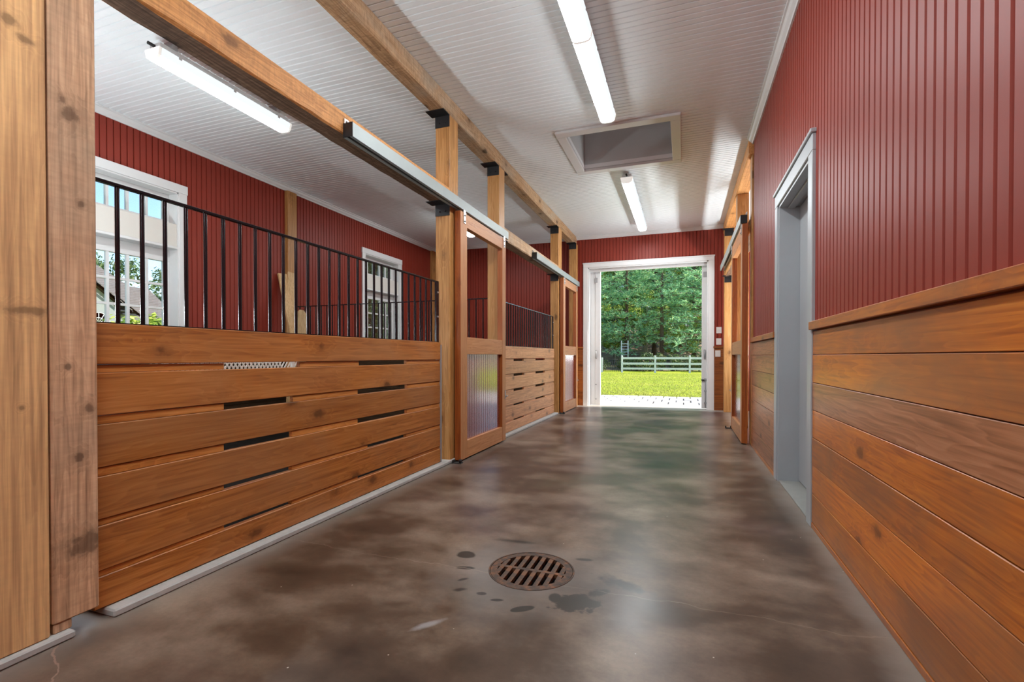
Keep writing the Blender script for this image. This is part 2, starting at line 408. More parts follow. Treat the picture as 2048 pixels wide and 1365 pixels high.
# ------------------------------------------------------------------ object helpers
WPOS = {}
def link(o, loc, parent=None):
    COL.objects.link(o)
    loc = Vector(loc)
    WPOS[o.name] = loc
    if parent is not None:
        o.parent = parent
        o.location = loc - WPOS[parent.name]
    else:
        o.location = loc
    return o

def from_bm(name, bm, mat, loc=(0, 0, 0), parent=None, smooth=False):
    me = bpy.data.meshes.new(name)
    bm.normal_update()
    bm.to_mesh(me); bm.free()
    if smooth:
        for p in me.polygons: p.use_smooth = True
    for mm in (mat if isinstance(mat, (list, tuple)) else [mat]):
        me.materials.append(mm)
    return link(bpy.data.objects.new(name, me), loc, parent)

def from_mesh(name, me, loc, parent=None):
    return link(bpy.data.objects.new(name, me), loc, parent)

def empty(name, loc=(0, 0, 0), parent=None):
    return link(bpy.data.objects.new(name, None), loc, parent)

def thing(o, label, cat, group=None):
    o['label'] = label; o['category'] = cat
    if group: o['group'] = group
    return o

def struct(o):
    o['kind'] = 'structure'
    return o

def bm_box(bm, x0, x1, y0, y1, z0, z1, bev=0.0, skip=()):
    v = [bm.verts.new(c) for c in ((x0, y0, z0), (x1, y0, z0), (x1, y1, z0), (x0, y1, z0), (x0, y0, z1), (x1, y0, z1), (x1, y1, z1), (x0, y1, z1))]
    fs = {'b': (0, 3, 2, 1), 't': (4, 5, 6, 7), 'f': (0, 1, 5, 4), 'r': (1, 2, 6, 5), 'k': (2, 3, 7, 6), 'l': (3, 0, 4, 7)}
    out = [bm.faces.new([v[i] for i in q]) for k, q in fs.items() if k not in skip]
    if bev:
        es = {e for f in out for e in f.edges}
        bmesh.ops.bevel(bm, geom=list(es), offset=bev, segments=1, affect='EDGES', profile=0.5)
    return out

def box(name, x0, x1, y0, y1, z0, z1, mat, parent=None, bev=0.0, wobble=0.0):
    """axis-aligned piece; its origin sits at the middle of its base"""
    c = Vector(((x0 + x1) / 2, (y0 + y1) / 2, z0))
    bm = bmesh.new()
    bm_box(bm, x0 - c.x, x1 - c.x, y0 - c.y, y1 - c.y, 0, z1 - z0, bev)
    return from_bm(name, bm, mat, c, parent)

def bm_cyl(bm, p0, p1, r, seg=8, r1=None, caps=True):
    p0, p1 = Vector(p0), Vector(p1)
    r1 = r if r1 is None else r1
    d = (p1 - p0).normalized()
    a = d.orthogonal().normalized(); c = d.cross(a)
    A = [bm.verts.new(p0 + (a * math.cos(t) + c * math.sin(t)) * r) for t in [2 * math.pi * i / seg for i in range(seg)]]
    B = [bm.verts.new(p1 + (a * math.cos(t) + c * math.sin(t)) * r1) for t in [2 * math.pi * i / seg for i in range(seg)]]
    for i in range(seg):
        f = bm.faces.new((A[i], A[(i + 1) % seg], B[(i + 1) % seg], B[i])); f.smooth = True
    if caps:
        bm.faces.new(A[::-1]); bm.faces.new(B)

def cyl(name, p0, p1, r, mat, parent=None, seg=8, r1=None):
    bm = bmesh.new()
    p0 = Vector(p0)
    bm_cyl(bm, (0, 0, 0), Vector(p1) - p0, r, seg, r1)
    return from_bm(name, bm, mat, p0, parent)

def bm_prism(bm, prof, p0, p1, U, V):
    """extrude the 2-D profile (in axes U, V) from p0 to p1"""
    p0, p1, U, V = Vector(p0), Vector(p1), Vector(U), Vector(V)
    A = [bm.verts.new(p0 + U * u + V * v) for u, v in prof]
    B = [bm.verts.new(p1 + U * u + V * v) for u, v in prof]
    n = len(prof)
    for i in range(n):
        bm.faces.new((A[i], A[(i + 1) % n], B[(i + 1) % n], B[i]))
    bm.faces.new(A[::-1]); bm.faces.new(B)
    bmesh.ops.recalc_face_normals(bm, faces=bm.faces[:])

def prism(name, prof, p0, p1, U, V, mat, parent=None):
    bm = bmesh.new()
    p0 = Vector(p0)
    bm_prism(bm, prof, (0, 0, 0), Vector(p1) - p0, U, V)
    return from_bm(name, bm, mat, p0, parent)

# narrow beaded boards: one flat board with chamfered edges, mesh shared between boards of one length
_strip = {}
def strip_mesh(L, w, U, A, N, mat, depth=0.013, gap=0.0034, ch=0.0025):
    key = (round(L, 3), round(w, 4), U, A, N, mat.name)
    if key in _strip: return _strip[key]
    u, a, n = Vector(U), Vector(A), Vector(N)
    h = w / 2 - gap
    prof = [(-h, 0), (-h, depth * 0.35), (-h + ch, depth), (h - ch, depth), (h, depth * 0.35), (h, 0)]
    vs, fs = [], []
    for z in (0, L):
        for x, d in prof: vs.append(u * x + n * d + a * z)
    for i in range(5):
        fs.append((i, i + 1, i + 7, i + 6))
    fs += [(5, 4, 3, 2, 1, 0), (6, 7, 8, 9, 10, 11)]
    me = bpy.data.meshes.new('bead_board')
    me.from_pydata(vs, [], fs)
    bm = bmesh.new(); bm.from_mesh(me); bmesh.ops.recalc_face_normals(bm, faces=bm.faces[:]); bm.to_mesh(me); bm.free()
    me.materials.append(mat)
    _strip[key] = me
    return me

# ------------------------------------------------------------------ floor
DC = Vector((-0.67, 2.145, 0)); DR = 0.200
bm = bmesh.new()
x0, x1, y0, y1 = -5.5, 3.6, YB0 - 0.2, YE + 0.16
h = 0.5
sq = (DC.x - h, DC.x + h, DC.y - h, DC.y + h)
def quad(bm, a, b, c, d, z=0.0):
    bm.faces.new([bm.verts.new((a, c, z)), bm.verts.new((b, c, z)), bm.verts.new((b, d, z)), bm.verts.new((a, d, z))])
quad(bm, x0, sq[0], y0, y1); quad(bm, sq[1], x1, y0, y1); quad(bm, sq[0], sq[1], y0, sq[2]); quad(bm, sq[0], sq[1], sq[3], y1)
N = 64
inner, outer = [], []
for i in range(N):
    t = 2 * math.pi * i / N + math.pi / 4
    d = Vector((math.cos(t), math.sin(t), 0))
    s = h / max(abs(d.x), abs(d.y))
    inner.append(bm.verts.new(DC + d * DR)); outer.append(bm.verts.new(DC + d * s))
for i in range(N):
    j = (i + 1) % N
    bm.faces.new((inner[i], outer[i], outer[j], inner[j]))
bmesh.ops.recalc_face_normals(bm, faces=bm.faces[:])
for f in bm.faces:
    if f.normal.z < 0: f.normal_flip()
floor = struct(from_bm('floor', bm, M['floor']))

# floor drain: iron frame, grate bars, pit
dr = thing(empty('floor_drain', DC), 'round rusty iron drain grate set in the brown concrete floor', 'drain')
bm = bmesh.new()
bm_cyl(bm, (0, 0, -0.16), (0, 0, -0.004), DR, 48, caps=False)
bm.faces.new([bm.verts.new((DR * math.cos(-2 * math.pi * i / 48), DR * math.sin(-2 * math.pi * i / 48), -0.16)) for i in range(48)][::-1])
from_bm('pit', bm, M['pit'], DC, dr)
def annulus(bm, r0, r1, z0, z1, seg=48):
    rings = []
    for r, z in ((r0, z0), (r1, z0), (r1, z1), (r0, z1)):
        rings.append([bm.verts.new((r * math.cos(2 * math.pi * i / seg), r * math.sin(2 * math.pi * i / seg), z)) for i in range(seg)])
    for k in range(4):
        a, b2 = rings[k], rings[(k + 1) % 4]
        for i in range(seg):
            j = (i + 1) % seg
            bm.faces.new((a[i], a[j], b2[j], b2[i]))
    bmesh.ops.recalc_face_normals(bm, faces=bm.faces[:])
bm = bmesh.new(); annulus(bm, 0.1935, 0.2005, -0.02, 0.002); from_bm('frame', bm, M['rust'], DC, dr)
bm = bmesh.new(); annulus(bm, 0.160, 0.1915, -0.018, 0.001); from_bm('rim', bm, M['rust'], DC, dr)
box('cross_bar', DC.x - 0.162, DC.x + 0.162, DC.y - 0.010, DC.y + 0.010, -0.018, 0.0005, M['rust'], dr)
for k in range(8):
    x = (k - 3.5) * 0.0405
    L = math.sqrt(0.163 ** 2 - x * x)
    for s in (-1, 1):
        a, b2 = sorted((s * 0.010, s * L))
        box('grate_bar', DC.x + x - 0.0105, DC.x + x + 0.0105, DC.y + a, DC.y + b2, -0.018, 0.0, M['rust'], dr)

# pale concrete kerb under the stall fronts
struct(box('baseboard_left', -2.30, -2.043, 1.21, 8.10, 0.0, 0.030, M['kerb'], bev=0.006))
struct(box('baseboard_near', -2.30, -2.035, -0.4, 1.085, 0.0, 0.028, M['kerb'], bev=0.006))
struct(box('floor_stall', XB, -2.30, 1.2, YE, 0.0, 0.012, M['stall_floor']))

# ------------------------------------------------------------------ ceiling with hatch
HX0, HX1, HY0, HY1 = -1.225, -0.14, 5.18, 6.22          # hatch opening
bm = bmesh.new()
for a in ((-5.5, HX0, YB0 - 0.2, YE + 0.2), (HX1, 3.6, YB0 - 0.2, YE + 0.2), (HX0, HX1, YB0 - 0.2, HY0), (HX0, HX1, HY1, YE + 0.2)):
    bm_box(bm, *a, ZC + 0.012, ZC + 0.06)
ceiling = struct(from_bm('ceiling', bm, M['ceil']))
PC = 0.0595
XC0, XC1 = XB - 0.02, XR + 0.02
y = 1.42
while y < YE:
    if HY0 - 0.04 < y < HY1 + 0.04:
        for a, b2 in ((XC0, HX0 - 0.03), (HX1 + 0.03, XC1)):
            from_mesh('plank', strip_mesh(b2 - a, PC, (0, 1, 0), (1, 0, 0), (0, 0, -1), M['ceil']), (a, y, ZC + 0.012), ceiling)
    else:
        from_mesh('plank', strip_mesh(XC1 - XC0, PC, (0, 1, 0), (1, 0, 0), (0, 0, -1), M['ceil']), (XC0, y, ZC + 0.012), ceiling)
    y += PC
# hatch frame, shaft and the loft above
hf = struct(empty('trim_4', ((HX0 + HX1) / 2, (HY0 + HY1) / 2, ZC)))
w = 0.10
box('frame_board', HX0 - w, HX1 + w, HY0 - w - 0.01, HY0, ZC - 0.028, ZC + 0.0, M['white'], hf, 0.003)
box('frame_board', HX0 - w, HX1 + w, HY1, HY1 + w, ZC - 0.028, ZC + 0.0, M['white'], hf, 0.003)
box('frame_board', HX0 - w, HX0, HY0, HY1, ZC - 0.028, ZC + 0.0, M['white'], hf, 0.003)
box('frame_board', HX1, HX1 + w, HY0, HY1, ZC - 0.028, ZC + 0.0, M['white'], hf, 0.003)
sh = struct(empty('wall_hatch', ((HX0 + HX1) / 2, (HY0 + HY1) / 2, ZC + 0.01)))
zt = ZC + 0.52
box('shaft_board', HX0 - 0.03, HX0 - 0.001, HY0 - 0.03, HY1 + 0.03, ZC, zt, M['shaft'], sh)
box('shaft_board', HX1 + 0.001, HX1 + 0.03, HY0 - 0.03, HY1 + 0.03, ZC, zt, M['shaft'], sh)
box('shaft_board', HX0, HX1, HY1 + 0.001, HY1 + 0.03, ZC, zt, M['shaft'], sh)
box('shaft_board', HX0, HX1, HY0 - 0.03, HY0 - 0.001, ZC, zt, M['shaft'], sh)
box('shaft_trim', HX0, HX1, HY1 - 0.018, HY1, zt - 0.02, zt + 0.06, M['shaft'], sh, 0.004)
struct(box('wall_loft', -3.0, 1.5, 7.6, 7.66, ZC + 0.06, 6.2, M['loft']))
struct(box('ceiling_loft', -3.0, 1.5, 4.0, 7.66, 6.2, 6.26, M['loft']))
struct(box('wall_loft_left', -3.06, -3.0, 4.0, 7.66, ZC + 0.06, 6.2, M['loft']))
struct(box('wall_loft_right', 1.5, 1.56, 4.0, 7.66, ZC + 0.06, 6.2, M['loft']))
struct(box('wall_loft_near', -3.0, 1.5, 4.0, 4.06, ZC + 0.06, 6.2, M['loft']))

# crown mouldings
CROWN = [(0, 0), (0.016, 0), (0.022, 0.014), (0.040, 0.030), (0.052, 0.052), (0.066, 0.056), (0.066, 0.068), (0, 0.068)]
def crown(name, p0, p1, inward):
    o = prism(name, CROWN, p0, p1, inward, (0, 0, 1), M['white']); return struct(o)
ZK = ZC - 0.068
crown('trim_1', (XR, YB0, ZK), (XR, 5.95, ZK), (-1, 0, 0))
crown('trim_2', (XB, 1.2, ZK), (XB, YE, ZK), (1, 0, 0))
crown('trim_3', (XB, YE, ZK), (0.86, YE, ZK), (0, -1, 0))

# ------------------------------------------------------------------ right wall: beaded boards over wainscot, side door
PW = 0.0618
SD0, SD1, SDZ = 3.335, 4.36, 2.20          # side door opening
bm = bmesh.new()
bm_box(bm, XR + 0.010, XR + 0.16, YB0, SD0, 0, ZC + 0.01)
bm_box(bm, XR + 0.010, XR + 0.16, SD1, 5.95, 0, ZC + 0.01)
bm_box(bm, XR + 0.010, XR + 0.16, SD0, SD1, SDZ, ZC + 0.01)
wall_right = struct(from_bm('wall_right', bm, M['red']))
y = 1.451 + PW / 2 - 6 * PW
while y < 5.93:
    zb = SDZ + 0.03 if SD0 - 0.05 < y < SD1 + 0.05 else 1.17
    from_mesh('slat', strip_mesh(ZC - zb, PW, (0, 1, 0), (0, 0, 1), (-1, 0, 0), M['red'], gap=0.0062), (XR + 0.010, y, zb), wall_right)
    y += PW
seams = [0.03, 0.200, 0.366, 0.527, 0.687, 0.847, 1.010, 1.146]
for (a, b2) in ((0.6, SD0 - 0.09), (SD1 + 0.09, 5.95)):
    far = a > 3
    for k in range(len(seams) - 1):
        dx = random.uniform(0, 0.003)
        mm = M['wains_pale_y'] if far or k in (4, ) else M['wains_y']
        box('plank', XR - 0.012 - dx, XR + 0.012, a, b2, seams[k] + 0.0015, seams[k + 1] - 0.0015, mm, wall_right, 0.002)
    box('cap_rail', XR - 0.034, XR + 0.012, a, b2, 1.153, 1.201, M['wains_y'], wall_right, 0.003)
    box('base_strip', XR - 0.016, XR + 0.012, a, b2, 0.0, 0.029, M['wains_y'], wall_right, 0.002)

sd = struct(empty('door_1', (XR, (SD0 + SD1) / 2, 0)))
cas = 0.10
gm = M['grey_door']
box('casing', XR - 0.022, XR + 0.012, SD0 - cas, SD0, 0.0, SDZ, gm, sd, 0.004)
box('casing', XR - 0.022, XR + 0.012, SD1, SD1 + cas, 0.0, SDZ, gm, sd, 0.004)
box('casing', XR - 0.022, XR + 0.012, SD0 - cas, SD1 + cas, SDZ, SDZ + 0.10, gm, sd, 0.004)
box('casing_cap', XR - 0.034, XR + 0.012, SD0 - cas - 0.012, SD1 + cas + 0.012, SDZ + 0.10, SDZ + 0.125, gm, sd, 0.004)
box('jamb', XR - 0.010, XR + 0.17, SD1 - 0.03, SD1 + 0.005, 0.0, SDZ, gm, sd)
box('jamb', XR - 0.010, XR + 0.17, SD0 - 0.005, SD0 + 0.02, 0.0, SDZ, gm, sd)
box('jamb', XR - 0.010, XR + 0.17, SD0, SD1, SDZ - 0.02, SDZ + 0.005, gm, sd)
box('door_stop', XR + 0.05, XR + 0.10, SD0 + 0.02, SD1 - 0.03, SDZ - 0.035, SDZ - 0.02, gm, sd, 0.003)
box('door_leaf', XR + 0.135, XR + 0.175, SD0 + 0.022, SD1 - 0.032, 0.02, SDZ - 0.022, gm, sd, 0.002)
cyl('door_knob', (XR + 0.085, SD0 + 0.10, 1.0), (XR + 0.134, SD0 + 0.10, 1.0), 0.026, M['bolt'], sd, 12)
box('threshold', XR - 0.005, XR + 0.17, SD0 + 0.02, SD1 - 0.03, 0.0, 0.012, M['sill'], sd, 0.003)

# right-hand stall behind the post line
struct(box('wall_alcove_side', 3.4, 3.5, 5.9, YE + 0.1, 0, ZC, M['red']))
struct(box('wall_alcove_near', XR + 0.16, 3.5, 5.80, 5.95, 0, ZC, M['red']))

# ------------------------------------------------------------------ outer wall of the stalls (left) with two windows
def win_dims(yc): return yc - 0.535, yc + 0.535
WZ0, WZ1 = 0.95, 2.83
WINS = [win_dims(3.305), win_dims(7.735)]
bm = bmesh.new()
ys = [YB0]
for a, b2 in WINS: ys += [a, b2]
ys.append(YE + 0.15)
XW0, XW1 = XB - 0.20, XB - 0.010
for i in range(len(ys) - 1):
    if i % 2 == 0: bm_box(bm, XW0, XW1, ys[i], ys[i + 1], -0.3, ZC + 0.01)
    else:
        bm_box(bm, XW0, XW1, ys[i], ys[i + 1], -0.3, WZ0); bm_box(bm, XW0, XW1, ys[i], ys[i + 1], WZ1, ZC + 0.01)
wall_left = struct(from_bm('wall_left', bm, M['red']))
y = 2.30
while y < YE - 0.02:
    spans = [(0.94, ZC)]
    for a, b2 in WINS:
        if a - 0.06 < y < b2 + 0.06: spans = [(WZ1 + 0.03, ZC)]
    for a, b2 in spans:
        from_mesh('slat', strip_mesh(b2 - a, PW, (0, 1, 0), (0, 0, 1), (1, 0, 0), M['red'], gap=0.0032), (XB - 0.010, y, a), wall_left)
    y += PW
for k in range(5):
    box('kick_board', XB - 0.008, XB + 0.012, 1.13, YE, 0.014 + k * 0.185, 0.014 + (k + 1) * 0.185 - 0.003, M['kick'], wall_left, 0.002)
def window(n, y0, y1):
    r = struct(empty('window_%d' % n, (XB, (y0 + y1) / 2, WZ0)))
    wm = M['white']
    c = 0.092
    box('casing', XB, XB + 0.024, y0 - c, y0, WZ0, WZ1, wm, r, 0.003)
    box('casing', XB, XB + 0.024, y1, y1 + c, WZ0, WZ1, wm, r, 0.003)
    box('casing', XB, XB + 0.026, y0 - c - 0.008, y1 + c + 0.008, WZ1, WZ1 + 0.095, wm, r, 0.003)
    box('sill_board', XB - 0.12, XB + 0.05, y0 - c, y1 + c, WZ0 - 0.03, WZ0, wm, r, 0.003)
    g0 = XB - 0.145                      # glass plane
    for a, b2 in ((y0, y0 + 0.014), (y1 - 0.014, y1)):
        box('reveal', XB - 0.2, XB + 0.01, a, b2, WZ0, WZ1, wm, r)
    box('reveal', XB - 0.2, XB + 0.01, y0, y1, WZ1 - 0.014, WZ1, wm, r)
    # upper light, cream panel, lower sash
    box('head_panel', XB - 0.15, XB + 0.002, y0 + 0.014, y1 - 0.014, 2.225, 2.475, M['cream'], r, 0.003)
    box('panel_moulding', XB - 0.15, XB + 0.012, y0 + 0.014, y1 - 0.014, 2.195, 2.225, wm, r, 0.005)
    yc = (y0 + y1) / 2
    P, Wp = 0.190, 0.163
    cols = [yc + (k - 2) * P for k in range(5)]
    def sash(z0, z1, rows, name, top, bot):
        s = empty(name, (g0, yc, z0), r)
        L, R = cols[0] - Wp / 2, cols[4] + Wp / 2
        box('rail', g0 - 0.025, g0 + 0.025, y0 + 0.014, y1 - 0.014, z1 - top, z1, wm, s, 0.004)
        box('rail', g0 - 0.025, g0 + 0.025, y0 + 0.014, y1 - 0.014, z0, z0 + bot, wm, s, 0.004)
        box('stile', g0 - 0.025, g0 + 0.025, y0 + 0.014, L, z0 + bot, z1 - top, wm, s, 0.004)
        box('stile', g0 - 0.025, g0 + 0.025, R, y1 - 0.014, z0 + bot, z1 - top, wm, s, 0.004)
        for k in range(4):
            m2 = (cols[k] + cols[k + 1]) / 2
            box('muntin', g0 - 0.015, g0 + 0.018, m2 - 0.0125, m2 + 0.0125, z0 + bot, z1 - top, wm, s)
        zz = [z0 + bot] + [q for q in rows] + [z1 - top]
        for q in rows:
            box('muntin', g0 - 0.014, g0 + 0.017, L, R, q - 0.0125, q + 0.0125, wm, s)
        for i in range(len(zz) - 1):
            for k in range(5):
                box('pane', g0 - 0.004, g0 - 0.001, cols[k] - Wp / 2 - 0.006, cols[k] + Wp / 2 + 0.006, zz[i], zz[i + 1], M['glass'], s)
    sash(2.475, WZ1 - 0.014, [], 'transom', 0.075, 0.05)
    sash(WZ0, 2.195, [1.272, 1.537, 1.800], 'sash', 0.135, 0.075)
for i, (a, b2) in enumerate(WINS): window(i + 1, a, b2)

# ------------------------------------------------------------------ end wall with the barn doorway
DX0, DX1, DZ = -1.83, 0.418, 2.782
bm = bmesh.new()
bm_box(bm, XB - 0.2, DX0, YE + 0.010, YE + 0.15, -0.2, ZC + 0.01)
bm_box(bm, DX1, 3.5, YE + 0.010, YE + 0.15, -0.2, ZC + 0.01)
bm_box(bm, DX0, DX1, YE + 0.010, YE + 0.15, DZ, ZC + 0.01)
wall_front = struct(from_bm('wall_front', bm, M['red']))
x = XB + PW / 2
while x < 0.98:
    zb = DZ + 0.03 if DX0 - 0.06 < x < DX1 + 0.06 else (1.19 if x > -2.2 else 0.94)
    from_mesh('slat', strip_mesh(ZC - zb, PW, (1, 0, 0), (0, 0, 1), (0, -1, 0), M['red']), (x, YE + 0.010, zb), wall_front)
    x += PW
for (a, b2) in ((-2.2, DX0 - 0.09), (DX1 + 0.09, 0.98)):
    for z0, z1 in ((0.0, 0.14), (0.142, 0.29), (0.293, 0.703), (0.707, 1.145)):
        box('plank', a, b2, YE - 0.012 - random.uniform(0, 0.004), YE + 0.012, z0, z1, M['wains_x'], wall_front, 0.002)
    box('cap_rail', a, b2, YE - 0.03, YE + 0.012, 1.150, 1.19, M['wains_x'], wall_front, 0.003)
for k in range(5):
    box('kick_board', XB + 0.08, -2.215, YE - 0.012, YE + 0.012, 0.014 + k * 0.185, 0.014 + (k + 1) * 0.185 - 0.003, M['kick'], wall_front, 0.002)
d2 = struct(empty('door_2', ((DX0 + DX1) / 2, YE, 0)))
wm = M['white']
box('casing', DX0 - 0.095, DX0, YE - 0.024, YE + 0.012, 0, DZ, wm, d2, 0.004)
box('casing', DX1, DX1 + 0.105, YE - 0.024, YE + 0.012, 0, DZ, wm, d2, 0.004)
box('casing', DX0 - 0.095, DX1 + 0.105, YE - 0.024, YE + 0.012, DZ, DZ + 0.09, wm, d2, 0.004)
box('casing_cap', DX0 - 0.105, DX1 + 0.115, YE - 0.030, YE + 0.012, DZ + 0.072, DZ + 0.098, wm, d2, 0.004)
box('jamb', DX0, DX0 + 0.02, YE - 0.010, YE + 0.15, 0, DZ, wm, d2)
box('jamb', DX1 - 0.02, DX1, YE - 0.010, YE + 0.15, 0, DZ, wm, d2)
box('jamb', DX0, DX1, YE - 0.010, YE + 0.15, DZ - 0.02, DZ, wm, d2)
box('track_cover', DX0, DX1, YE + 0.08, YE + 0.13, DZ - 0.075, DZ - 0.02, wm, d2, 0.004)
for (a, b2, hx) in ((-3.0, -1.605, -1.69), (0.312, 1.7, 0.365)):
    lf = box('door_leaf', a, b2, YE + 0.175, YE + 0.225, 0.012, DZ - 0.055, wm, d2, 0.004)
    s = 1 if hx < -1 else -1
    edge = b2 if s > 0 else a
    box('edge_board', *sorted((edge, edge - s * 0.10)), YE + 0.150, YE + 0.176, 0.02, DZ - 0.065, wm, lf, 0.004)
    box('latch_plate', hx - 0.016, hx + 0.016, YE + 0.137, YE + 0.151, 0.95, 1.13, M['zinc_strip'], lf, 0.003)
    cyl('latch_handle', (hx, YE + 0.122, 0.97), (hx, YE + 0.122, 1.11), 0.010, M['zinc_strip'], lf, 8)
    box('hinge_plate', hx - 0.03, hx + 0.03, YE + 0.139, YE + 0.151, 2.50, 2.60, M['zinc_strip'], lf, 0.003)
    if s < 0:
        cyl('cane_bolt', (hx + 0.012, YE + 0.137, 0.03), (hx + 0.012, YE + 0.137, 0.56), 0.008, M['zinc_strip'], lf, 8)
        for z in (0.10, 0.33, 0.55):
            box('bolt_guide', hx - 0.01, hx + 0.034, YE + 0.125, YE + 0.151, z, z + 0.03, M['zinc_strip'], lf, 0.002)
        box('catch', hx - 0.06, hx - 0.005, YE + 0.120, YE + 0.151, 0.535, 0.56, M['black_plate'], lf, 0.002)
    else:
        for z in (0.12, 0.42):
            box('bolt_guide', hx - 0.02, hx + 0.015, YE + 0.135, YE + 0.151, z, z + 0.02, M['zinc_strip'], lf, 0.002)

# back of the barn, behind the camera
struct(box('wall_back', XB, 3.5, YB0 - 0.1, YB0, 0, ZC, M['red']))
struct(box('wall_back_side', 3.4, 3.5, YB0, 5.9, 0, ZC, M['red']))

# switch plates beside the doorway
def plate(x, z, w, hh, label, kind):
    r = thing(empty('light_switch' if kind != 'outlet' else 'outlet_plate', (x, YE - 0.012, z)), label, 'switch' if kind != 'outlet' else 'outlet')
    yy = YE if z > 1.19 else YE - 0.016
    box('cover_plate', x - w / 2, x + w / 2, yy - 0.008, yy, z, z + hh, M['plastic'], r, 0.002)
    if kind == 'toggle':
        box('toggle', x - 0.006, x + 0.006, yy - 0.022, yy - 0.008, z + hh * 0.45, z + hh * 0.62, M['plastic'], r, 0.001)
    elif kind == 'rocker':
        box('rocker', x - 0.018, x + 0.018, yy - 0.012, yy - 0.008, z + hh * 0.22, z + hh * 0.78, M['plastic'], r, 0.001)
    else:
        for q in (0.2, 0.58):
            box('socket', x - 0.016, x + 0.016, yy - 0.011, yy - 0.008, z + hh * q, z + hh * (q + 0.22), M['plastic'], r, 0.001)
plate(0.602, 1.425, 0.09, 0.115, 'uppermost white switch plate right of the barn doorway, on the red boards', 'toggle')
plate(0.600, 1.212, 0.09, 0.12, 'middle white switch plate right of the barn doorway, just above the wood cap', 'rocker')
plate(0.585, 0.99, 0.09, 0.12, 'white outlet plate on the orange wainscot right of the barn doorway', 'outlet')

# ------------------------------------------------------------------ posts, beams and their black brackets
def bracket(parent, x0, x1, y, s, z, plate_l=0.125, drop=0.11):
    """angle plate: one leg under the beam, one leg down the post face; s = -1 near side, +1 far side"""
    b = empty('bracket', ((x0 + x1) / 2, y, z - drop), parent)
    a, c = sorted((y, y + s * plate_l))
    box('top_plate', x0 - 0.035, x1, a, c, z - 0.006, z, M['black_plate'], b)
    a, c = sorted((y, y + s * 0.006))
    box('side_plate', x0 + 0.001, x1 - 0.001, a, c, z - drop, z, M['black_plate'], b)
    for q in (0.3, 0.7):
        xx = x0 + (x1 - x0) * q
        cyl('bolt', (xx, y + s * 0.005, z - drop * 0.62), (xx, y + s * 0.016, z - drop * 0.62), 0.008, M['black_plate'], b, 6)

def post(x0, x1, y0, y1, z1, label, mat=None, ups=(), lows=(), z0=0.0):
    r = thing(empty('timber_post', ((x0 + x1) / 2, (y0 + y1) / 2, z0)), label, 'post')
    box('shaft', x0, x1, y0, y1, z0, z1, mat or M['post'], r, 0.006)
    for s in ups: bracket(r, x0, x1, y0 if s < 0 else y1, s, 3.25)
    for s in lows: bracket(r, x0, x1, y0 if s < 0 else y1, s, 2.425)
    return r
ZU = 3.25
# nearest post and the wide board beside it
p = thing(empty('timber_post', ((XP + XPB) / 2, 1.1, 0.03)), 'nearest post, grey-brown rough-sawn timber with large knots, ending the plank stall front', 'post')
box('shaft', XPB, XP, 1.030, 1.172, 0.062, ZU, M['post_rough'], p, 0.005)
box('foot_stub', XPB, XP - 0.004, 1.034, 1.088, 0.028, 0.062, M['post_rough'], p, 0.003)
p = thing(empty('timber_board', ((XP + XPB) / 2, 0.80, 0.028)), 'wide golden rough board standing at the far left edge beside the nearest post', 'board')
box('shaft', XPB, XP + 0.004, 0.60, 1.022, 0.028, ZU, M['post_gold'], p, 0.005)
post(XPB, XP, 4.045, 4.222, ZU, 'tall fir post at the near edge of the first sliding stall door', ups=(-1,), lows=(-1,))
post(XPB, XP, 5.315, 5.500, ZU, 'tall fir post seen through the top opening of the first sliding door', ups=(-1, 1), lows=(1,))
post(XPB, XP, 8.180, 8.400, ZU, 'fir post at the near edge of the second sliding door on the left', ups=(-1,), lows=(-1,))
post(XPB + 0.03, XP + 0.03, 9.495, 9.642, ZU, 'fir post in the corner against the end wall, left of the barn doorway', ups=(-1,))
XQ0, XQ1 = 0.685, 0.835
post(XQ0 + 0.02, XQ1, 5.96, 6.13, ZU, 'fir post ending the red right wall beside the right-hand sliding door')
post(XQ0, XQ1, 7.36, 7.53, ZU, 'fir post behind the top opening of the right-hand sliding door')
post(XQ0 - 0.015, XQ1 - 0.015, 9.38, 9.53, ZU, 'fir post with two black brackets right of the switch plates by the barn doorway', ups=(-1,), lows=(-1,))
# half posts on the outer stall wall
thing(box('wall_post', XB, XB + 0.06, 5.375, 5.545, 0.012, ZK, M['post'], bev=0.004), 'flat wood post on the red stall wall where the two stalls meet', 'post')
thing(box('wall_post', XB + 0.001, XB + 0.07, 9.535, YE - 0.001, 0.012, ZK, M['post'], bev=0.004), 'wood post in the far back corner of the second stall', 'post')

def beam(name, x0, x1, y0, y1, z0, z1, mat, label):
    nb = 26
    bm = bmesh.new()
    c = Vector(((x0 + x1) / 2, y0, z0))
    prev = None
    rnd = random.Random(int(y0 * 100 + x0 * 10))
    for i in range(nb + 1):
        yy = (y1 - y0) * i / nb
        j = lambda a: rnd.uniform(-a, a)
        hx, H, ch = (x1 - x0) / 2, z1 - z0, 0.010
        if i in (0, nb): j = lambda a: 0
        ring = [(-hx + ch + j(.004), j(.002)), (hx - ch + j(.004), j(.002)), (hx + j(.001), ch + j(.005)), (hx + j(.001), H - ch), (hx - ch, H), (-hx + ch, H), (-hx, H - ch), (-hx, ch + j(.004))]
        cur = [bm.verts.new((u, yy, v)) for u, v in ring]
        if prev:
            for k in range(8): bm.faces.new((prev[k], prev[(k + 1) % 8], cur[(k + 1) % 8], cur[k]))
        else: bm.faces.new(cur[::-1])
        prev = cur
    bm.faces.new(prev)
    bmesh.ops.recalc_face_normals(bm, faces=bm.faces[:])
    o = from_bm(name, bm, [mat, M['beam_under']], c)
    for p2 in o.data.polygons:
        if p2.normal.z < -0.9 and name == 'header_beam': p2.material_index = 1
    return thing(o, label, 'beam')
